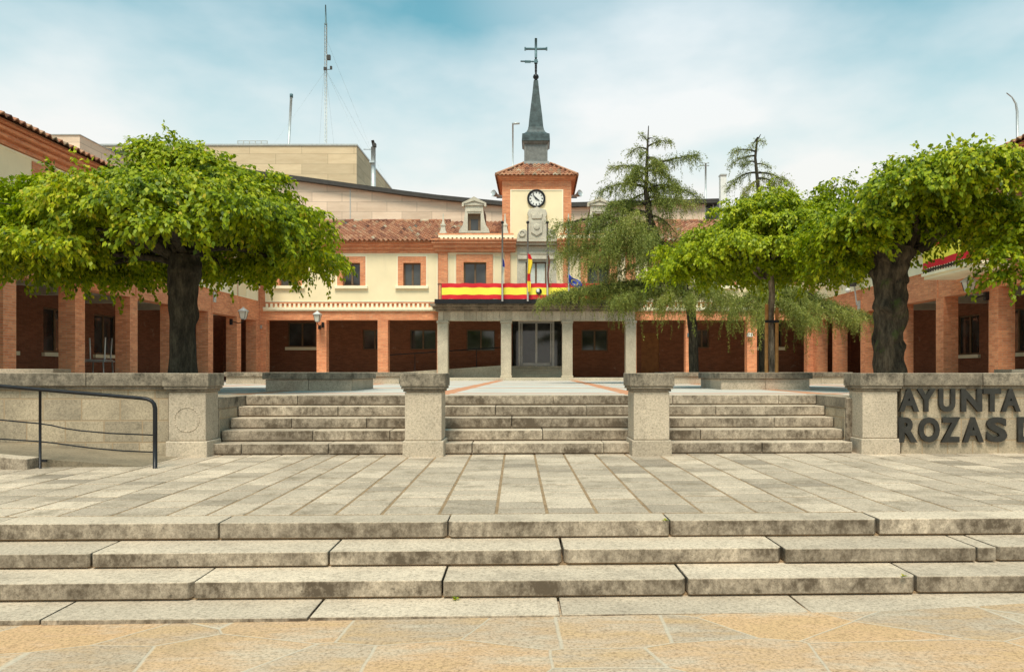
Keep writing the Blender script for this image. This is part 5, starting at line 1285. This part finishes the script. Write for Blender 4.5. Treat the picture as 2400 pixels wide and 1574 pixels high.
# right elm, gnarled trunk
bx2 = HX(2087, ZE)
def tr_right(root):
    Z = ZE
    trunk_tube(root, [(bx2 - 0.02, Z, -0.02), (bx2 - 0.02, Z, 0.4), (bx2 - 0.04, Z, 0.9), (bx2 + 0.0, Z, 1.45), (bx2 - 0.01, Z, 1.95), (bx2 + 0.04, Z, 2.3), (bx2 + 0.10, Z, 2.6)], [0.28, 0.235, 0.215, 0.25, 0.225, 0.26, 0.29], M['bark_moss'], 8, 40, 0.15, 44)
    m = MB()
    for p, r in (([(bx2 + 0.10, Z, 2.4), (bx2 + 0.35, Z, 2.8), (bx2 + 0.75, Z - 0.1, 3.15)], [0.2, 0.15, 0.09]), ([(bx2 - 0.02, Z, 2.4), (bx2 - 0.30, Z, 2.75), (bx2 - 0.8, Z + 0.1, 3.0)], [0.18, 0.13, 0.08])): m.tube(p, r, 10)
    m.build('limb', M['bark_moss'], root)
elm('elm_tree', (bx2, ZE, 0), (bx2 + 0.55, ZE), 1.75, 2.9, 2.3, 0.62, 2.74, 'mop-headed elm with gnarled mossy trunk behind the right parapet', 33, tr_right, M['elm'], M['bark_moss'], 44, 0.088, 0.8, 1.4,
    [(HX(2360, 11.6), 11.6, 2.2, 0.42), (HX(2375, 11.5), 11.5, 1.85, 0.36), (HX(2395, 11.7), 11.7, 2.6, 0.5), (HX(2350, 11.8), 11.8, 2.75, 0.45), (HX(1985, 13.2), 13.2, 2.6, 0.45), (HX(1950, 13.6), 13.6, 2.35, 0.4), (HX(2000, 14.5), 14.5, 2.5, 0.5), (HX(2250, 11.6), 11.6, 3.5, 0.42), (HX(2350, 11.3), 11.3, 3.25, 0.45), (HX(2160, 13), 13, 3.0, 0.6), (HX(2060, 14), 14, 3.0, 0.6)], lambda px: 1.0 if px > -0.2 else max(0.7, 1 + (px + 0.2) * 0.22), lambda x, y: 0.65 if 2110 < PX0 + F * x / y < 2340 else 0.0)
# staked young elm in the right planter
ZY = 16.15; bx3 = HX(1808, ZY)
def tr_young(root):
    trunk_tube(root, crooked([(1812, 872), (1809, 800), (1806, 740), (1810, 690), (1806, 640)], ZY), [0.085, 0.075, 0.07, 0.07, 0.06], M['bark_grey'], 5, 14, 0.08, 6)
def slant(px): return 1.0 if px > -0.6 else max(0.42, 1 + (px + 0.6) * 0.30)
elm('young_elm_tree', (bx3, ZY, 0.15), (HX(1790, ZY), ZY), 2.3, 2.3, 1.9, 1.5, 2.66, 'bright green young elm tied to two orange stakes', 44, tr_young, M['elm_young'], M['bark_grey'], 48, 0.082, 0.75, 1.4,
    [(HX(1560, 15.6), 15.6, 2.35, 0.38), (HX(1620, 15.2), 15.2, 2.6, 0.4), (HX(1960, ZY), ZY, 4.3, 0.34), (HX(1963, ZY), ZY, 4.55, 0.2), (HX(1940, ZY), ZY, 3.9, 0.5), (HX(1570, 16.3), 16.3, 2.95, 0.34), (HX(1640, 16), 16, 3.1, 0.4), (HX(1800, 16), 16, 3.2, 0.6), (HX(1720, 16.4), 16.4, 2.9, 0.55), (HX(1880, 16.4), 16.4, 2.9, 0.55), (HX(1800, 17.2), 17.2, 2.7, 0.5), (HX(1700, 17), 17, 2.6, 0.45), (HX(1900, 17), 17, 2.6, 0.5), (HX(1650, 16.4), 16.4, 2.55, 0.45), (HX(1760, 15.9), 15.9, 2.62, 0.4), (HX(1850, 15.9), 15.9, 2.62, 0.4), (HX(1805, 16.8), 16.8, 2.5, 0.4), (HX(1950, 16.5), 16.5, 2.55, 0.4), (HX(1600, 15.8), 15.8, 2.4, 0.35)], slant, None, (0.34, 0.55), 'tree', 6, 0.5)
for px, nm in ((1797, 'left'), (1821, 'right')):
    t = thing('tree_stake', (HX(px, ZY - 0.1), ZY - 0.1, 0.1), 'orange wooden stake on the %s side of the young trunk' % nm, 'stake', 'stakes of the young elm')
    m = MB(); m.tube([(HX(px - 1, ZY - 0.1), ZY - 0.1, 0.1), (HX(px, ZY - 0.1), ZY - 0.1, HZ(714 if px < 1800 else 722, ZY))], 0.038, 10); m.build('post', M['orange_wood'], t)
    if px < 1800: m = MB(); m.box(HX(1793, ZY - 0.14), HX(1825, ZY - 0.14), ZY - 0.17, ZY - 0.13, HZ(757, ZY), HZ(751, ZY)); m.build('tie_strap', M['iron'], t)

# weeping cedars
def cedar(base, trunk, tr, limbs, label, seed, mat, leaf=0.055, dens=1.0):
    rng = np.random.default_rng(seed); rr = random.Random(seed)
    root = thing('cedar_tree', base, label, 'tree', 'weeping cedars in the long planter')
    trunk_tube(root, trunk, tr, M['bark_dark'], seed, 16, 0.07, 3)
    m = MB(); PS, VS, NS, TN = [], [], [], []
    for (x0, z0, x1, z1, dy, arch, hang, wdt, dn) in limbs:
        Yt = trunk[0][1]
        a = Vector((x0, Yt, z0)); e = Vector((x1, Yt + dy, z1)); mid = a.lerp(e, 0.55) + Vector((0, 0, arch)); pts = []
        ln = (e - a).length
        for k in range(11):
            t = k / 10.0; pts.append(a * (1 - t) ** 2 + mid * 2 * t * (1 - t) + e * t * t)
        m.tube(pts, [max(0.010, (0.02 + 0.016 * ln) * (1 - 0.88 * k / 10)) for k in range(11)], 6)
        nb = int(190 * ln * dens * (0.55 + wdt) * dn)
        t = rng.beta(1.5, 1.05, nb)[:, None] * 0.93 + 0.09; A, Mi, E = np.array(a), np.array(mid), np.array(e)
        p = A * (1 - t) ** 2 + Mi * 2 * t * (1 - t) + E * t * t
        p = p + rng.normal(0, 1, (nb, 3)) * np.array([0.14, 1.0, 0.16]) * wdt * (0.35 + 0.65 * t)
        d = (E - A) / max(ln, 1e-3); v = d[None] * 0.5 + rng.normal(0, 0.5, (nb, 3)) + np.array([0, 0, 0.1])
        PS.append(p); VS.append(v); NS.append(np.maximum(2, (rng.gamma(2.4, 0.42, nb) * hang / 0.05)).astype(int)); TN.append(np.full(nb, rr.gauss(0, 0.12)))
    S, V, N, T = map(np.concatenate, (PS, VS, NS, TN)); V /= np.linalg.norm(V, axis=1, keepdims=True)
    N = np.minimum(N, 30)
    P, D, I, K = strands(rng, S, V, N, 0.05, 0.30, 0.12); P = np.repeat(P, 3, 0); D = np.repeat(D, 3, 0); I = np.repeat(I, 3); n = len(P)
    tip = D + rng.normal(0, 0.55, (n, 3)); nrm = rng.normal(0, 1, (n, 3)) + np.array([0, -0.3, 0.6])
    Ls = rng.uniform(0.7, 1.3, n) * leaf
    leaf_mesh('needles', P + rng.normal(0, 0.018, (n, 3)), tip, nrm, Ls, Ls * 0.34, T[I] + rng.normal(0.5, 0.2, n), mat, root)
    m.build('branches', M['bark_dark'], root); return root
ZC = 23.6
def PC(x, y, Z=ZC): return (HX(x, Z), HZ(y, Z))
def limb(x0, y0, x1, y1, dy, arch, hang, w, Z=ZC):
    a, b = PC(x0, y0, Z), PC(x1, y1, Z); dn = 0.8 if y0 < 500 else (0.45 if y0 < 650 else 0.85)
    if 500 <= y0 < 650: hang *= 0.78
    return (a[0], a[1], b[0], b[1], dy, arch, hang, w, dn)
trunkA = [(HX(x, ZC), ZC, HZ(y, ZC)) for x, y in ((1626, 878), (1625, 780), (1618, 715), (1590, 650), (1550, 590), (1524, 520), (1514, 450), (1516, 380), (1520, 295))]
LA = [limb(1516, 360, 1500, 372, -0.4, 0.15, 0.2, 0.12), limb(1516, 375, 1536, 392, -0.5, 0.15, 0.25, 0.14), limb(1515, 395, 1545, 412, -0.8, 0.2, 0.3, 0.18), limb(1515, 400, 1480, 415, -0.8, 0.2, 0.3, 0.18), limb(1515, 425, 1550, 440, 0.8, 0.2, 0.3, 0.2), limb(1515, 455, 1470, 480, 0.6, 0.3, 0.35, 0.25), limb(1516, 465, 1560, 500, -1.0, 0.3, 0.35, 0.25),
      limb(1517, 330, 1500, 318, 0, 0.1, 0.10, 0.05), limb(1518, 325, 1540, 330, 0, 0.1, 0.14, 0.05), limb(1516, 350, 1478, 356, 0.2, 0.25, 0.18, 0.07), limb(1516, 345, 1566, 338, -0.2, 0.2, 0.16, 0.07), limb(1516, 370, 1562, 385, 0.5, 0.3, 0.25, 0.10),
      limb(1515, 395, 1434, 386, 0.2, 0.1, 0.22, 0.12), limb(1515, 390, 1632, 368, -0.2, 0.1, 0.26, 0.10), limb(1515, 400, 1590, 418, 0.6, 0.35, 0.30, 0.14), limb(1514, 410, 1475, 430, -0.6, 0.25, 0.3, 0.15),
      limb(1514, 440, 1404, 452, 0.1, 0.45, 0.30, 0.16), limb(1514, 430, 1460, 440, -1.0, 0.3, 0.35, 0.2), limb(1514, 450, 1636, 458, 0.2, 0.45, 0.28, 0.13), limb(1514, 445, 1580, 460, -0.9, 0.3, 0.35, 0.16),
      limb(1516, 480, 1420, 500, -0.8, 0.35, 0.35, 0.25), limb(1518, 475, 1610, 490, -0.6, 0.3, 0.25, 0.15), limb(1520, 500, 1380, 540, -1.0, 0.5, 0.45, 0.35), limb(1522, 510, 1450, 545, -1.5, 0.4, 0.5, 0.35), limb(1522, 505, 1575, 560, -0.8, 0.3, 0.5, 0.3),
      limb(1526, 530, 1300, 550, -1.2, 0.55, 0.55, 0.30), limb(1530, 540, 1340, 560, -0.4, 0.5, 0.75, 0.45), limb(1535, 545, 1400, 575, -1.6, 0.5, 0.9, 0.50), limb(1535, 545, 1440, 570, 0.3, 0.5, 0.9, 0.5), limb(1540, 560, 1490, 590, -1.8, 0.3, 0.8, 0.5), limb(1545, 565, 1580, 610, -1.0, 0.2, 0.7, 0.4),
      limb(1550, 575, 1310, 590, 0.4, 0.35, 0.65, 0.40), limb(1545, 590, 1370, 620, -0.9, 0.3, 0.55, 0.4), limb(1560, 600, 1440, 640, 0.8, 0.2, 0.4, 0.4), limb(1570, 620, 1520, 640, -0.6, 0.1, 0.5, 0.35),
      limb(1600, 665, 1268, 712, -1.2, 0.25, 0.22, 0.26), limb(1600, 660, 1340, 690, -0.6, 0.3, 0.28, 0.32), limb(1602, 668, 1300, 700, -0.9, 0.3, 0.22, 0.3), limb(1605, 670, 1430, 715, -1.5, 0.25, 0.3, 0.4), limb(1605, 660, 1400, 680, 0.4, 0.3, 0.3, 0.4), limb(1560, 600, 1590, 640, -1.2, 0.2, 0.7, 0.45), limb(1540, 560, 1480, 560, -1.2, 0.4, 1.0, 0.5), limb(1608, 672, 1480, 700, 0.5, 0.25, 0.32, 0.35), limb(1612, 680, 1530, 715, -1.2, 0.2, 0.32, 0.35),
      limb(1612, 685, 1590, 715, -1.5, 0.1, 0.32, 0.4), limb(1610, 672, 1380, 700, 0.2, 0.25, 0.2, 0.35), limb(1612, 675, 1450, 705, 1.0, 0.25, 0.25, 0.4), limb(1612, 680, 1560, 708, 0.6, 0.2, 0.3, 0.4), limb(1615, 680, 1700, 700, 0.4, 0.2, 0.3, 0.35), limb(1615, 680, 1690, 700, -1.0, 0.2, 0.32, 0.35), limb(1610, 670, 1640, 690, -1.5, 0.25, 0.35, 0.4)]
cedar((trunkA[0][0], ZC, 0.1), trunkA, [0.16, 0.15, 0.15, 0.15, 0.14, 0.12, 0.08, 0.05, 0.012], LA, 'tall weeping cedar with drooping olive curtains right of the clock tower', 61, M['cedar'])
ZD = 24.4
trunkB = [(HX(x, ZD), ZD, HZ(y, ZD)) for x, y in ((1786, 878), (1788, 760), (1785, 640), (1782, 520), (1776, 430), (1770, 370), (1774, 330), (1783, 315))]
def lb(*a): return limb(*a, Z=ZD)
LB = [lb(1774, 335, 1790, 335, 0, 0.15, 0.22, 0.05), lb(1776, 322, 1762, 345, 0, 0.05, 0.15, 0.04), lb(1770, 355, 1716, 358, 0, 0.18, 0.18, 0.07), lb(1770, 365, 1722, 378, 0.3, 0.15, 0.2, 0.07), lb(1771, 380, 1730, 398, -0.3, 0.2, 0.15, 0.06), lb(1772, 385, 1802, 392, 0, 0.12, 0.1, 0.05),
      lb(1775, 405, 1708, 440, 0, 0.35, 0.22, 0.08), lb(1775, 405, 1848, 432, 0, 0.25, 0.22, 0.10), lb(1776, 418, 1835, 428, 0.5, 0.2, 0.22, 0.12), lb(1777, 425, 1735, 470, -0.3, 0.35, 0.3, 0.10), lb(1778, 440, 1820, 470, -0.3, 0.3, 0.3, 0.15),
      lb(1788, 680, 1690, 750, -1.2, 0.55, 0.4, 0.35), lb(1788, 680, 1735, 760, -1.8, 0.5, 0.35, 0.4), lb(1788, 680, 1880, 750, -1.5, 0.6, 0.35, 0.35), lb(1788, 672, 1935, 735, -0.8, 0.65, 0.4, 0.35), lb(1788, 675, 1985, 758, -0.5, 0.6, 0.3, 0.3),
      lb(1788, 690, 2040, 752, -0.6, 0.3, 0.18, 0.22), lb(1788, 700, 1960, 755, -1.6, 0.3, 0.22, 0.35), lb(1788, 690, 1840, 760, -2.0, 0.4, 0.3, 0.4), lb(1786, 700, 1650, 730, -0.5, 0.3, 0.3, 0.35), lb(1788, 660, 1760, 700, -1.4, 0.3, 0.6, 0.4), lb(1788, 665, 1850, 710, -1.0, 0.35, 0.5, 0.4), lb(1788, 700, 1900, 755, 0.5, 0.4, 0.35, 0.35)]
cedar((trunkB[0][0], ZD, 0.1), trunkB, [0.12, 0.11, 0.10, 0.08, 0.06, 0.045, 0.03, 0.01], LB, 'slender weeping cedar with dark hooked top behind the young elm', 62, M['cedar'])
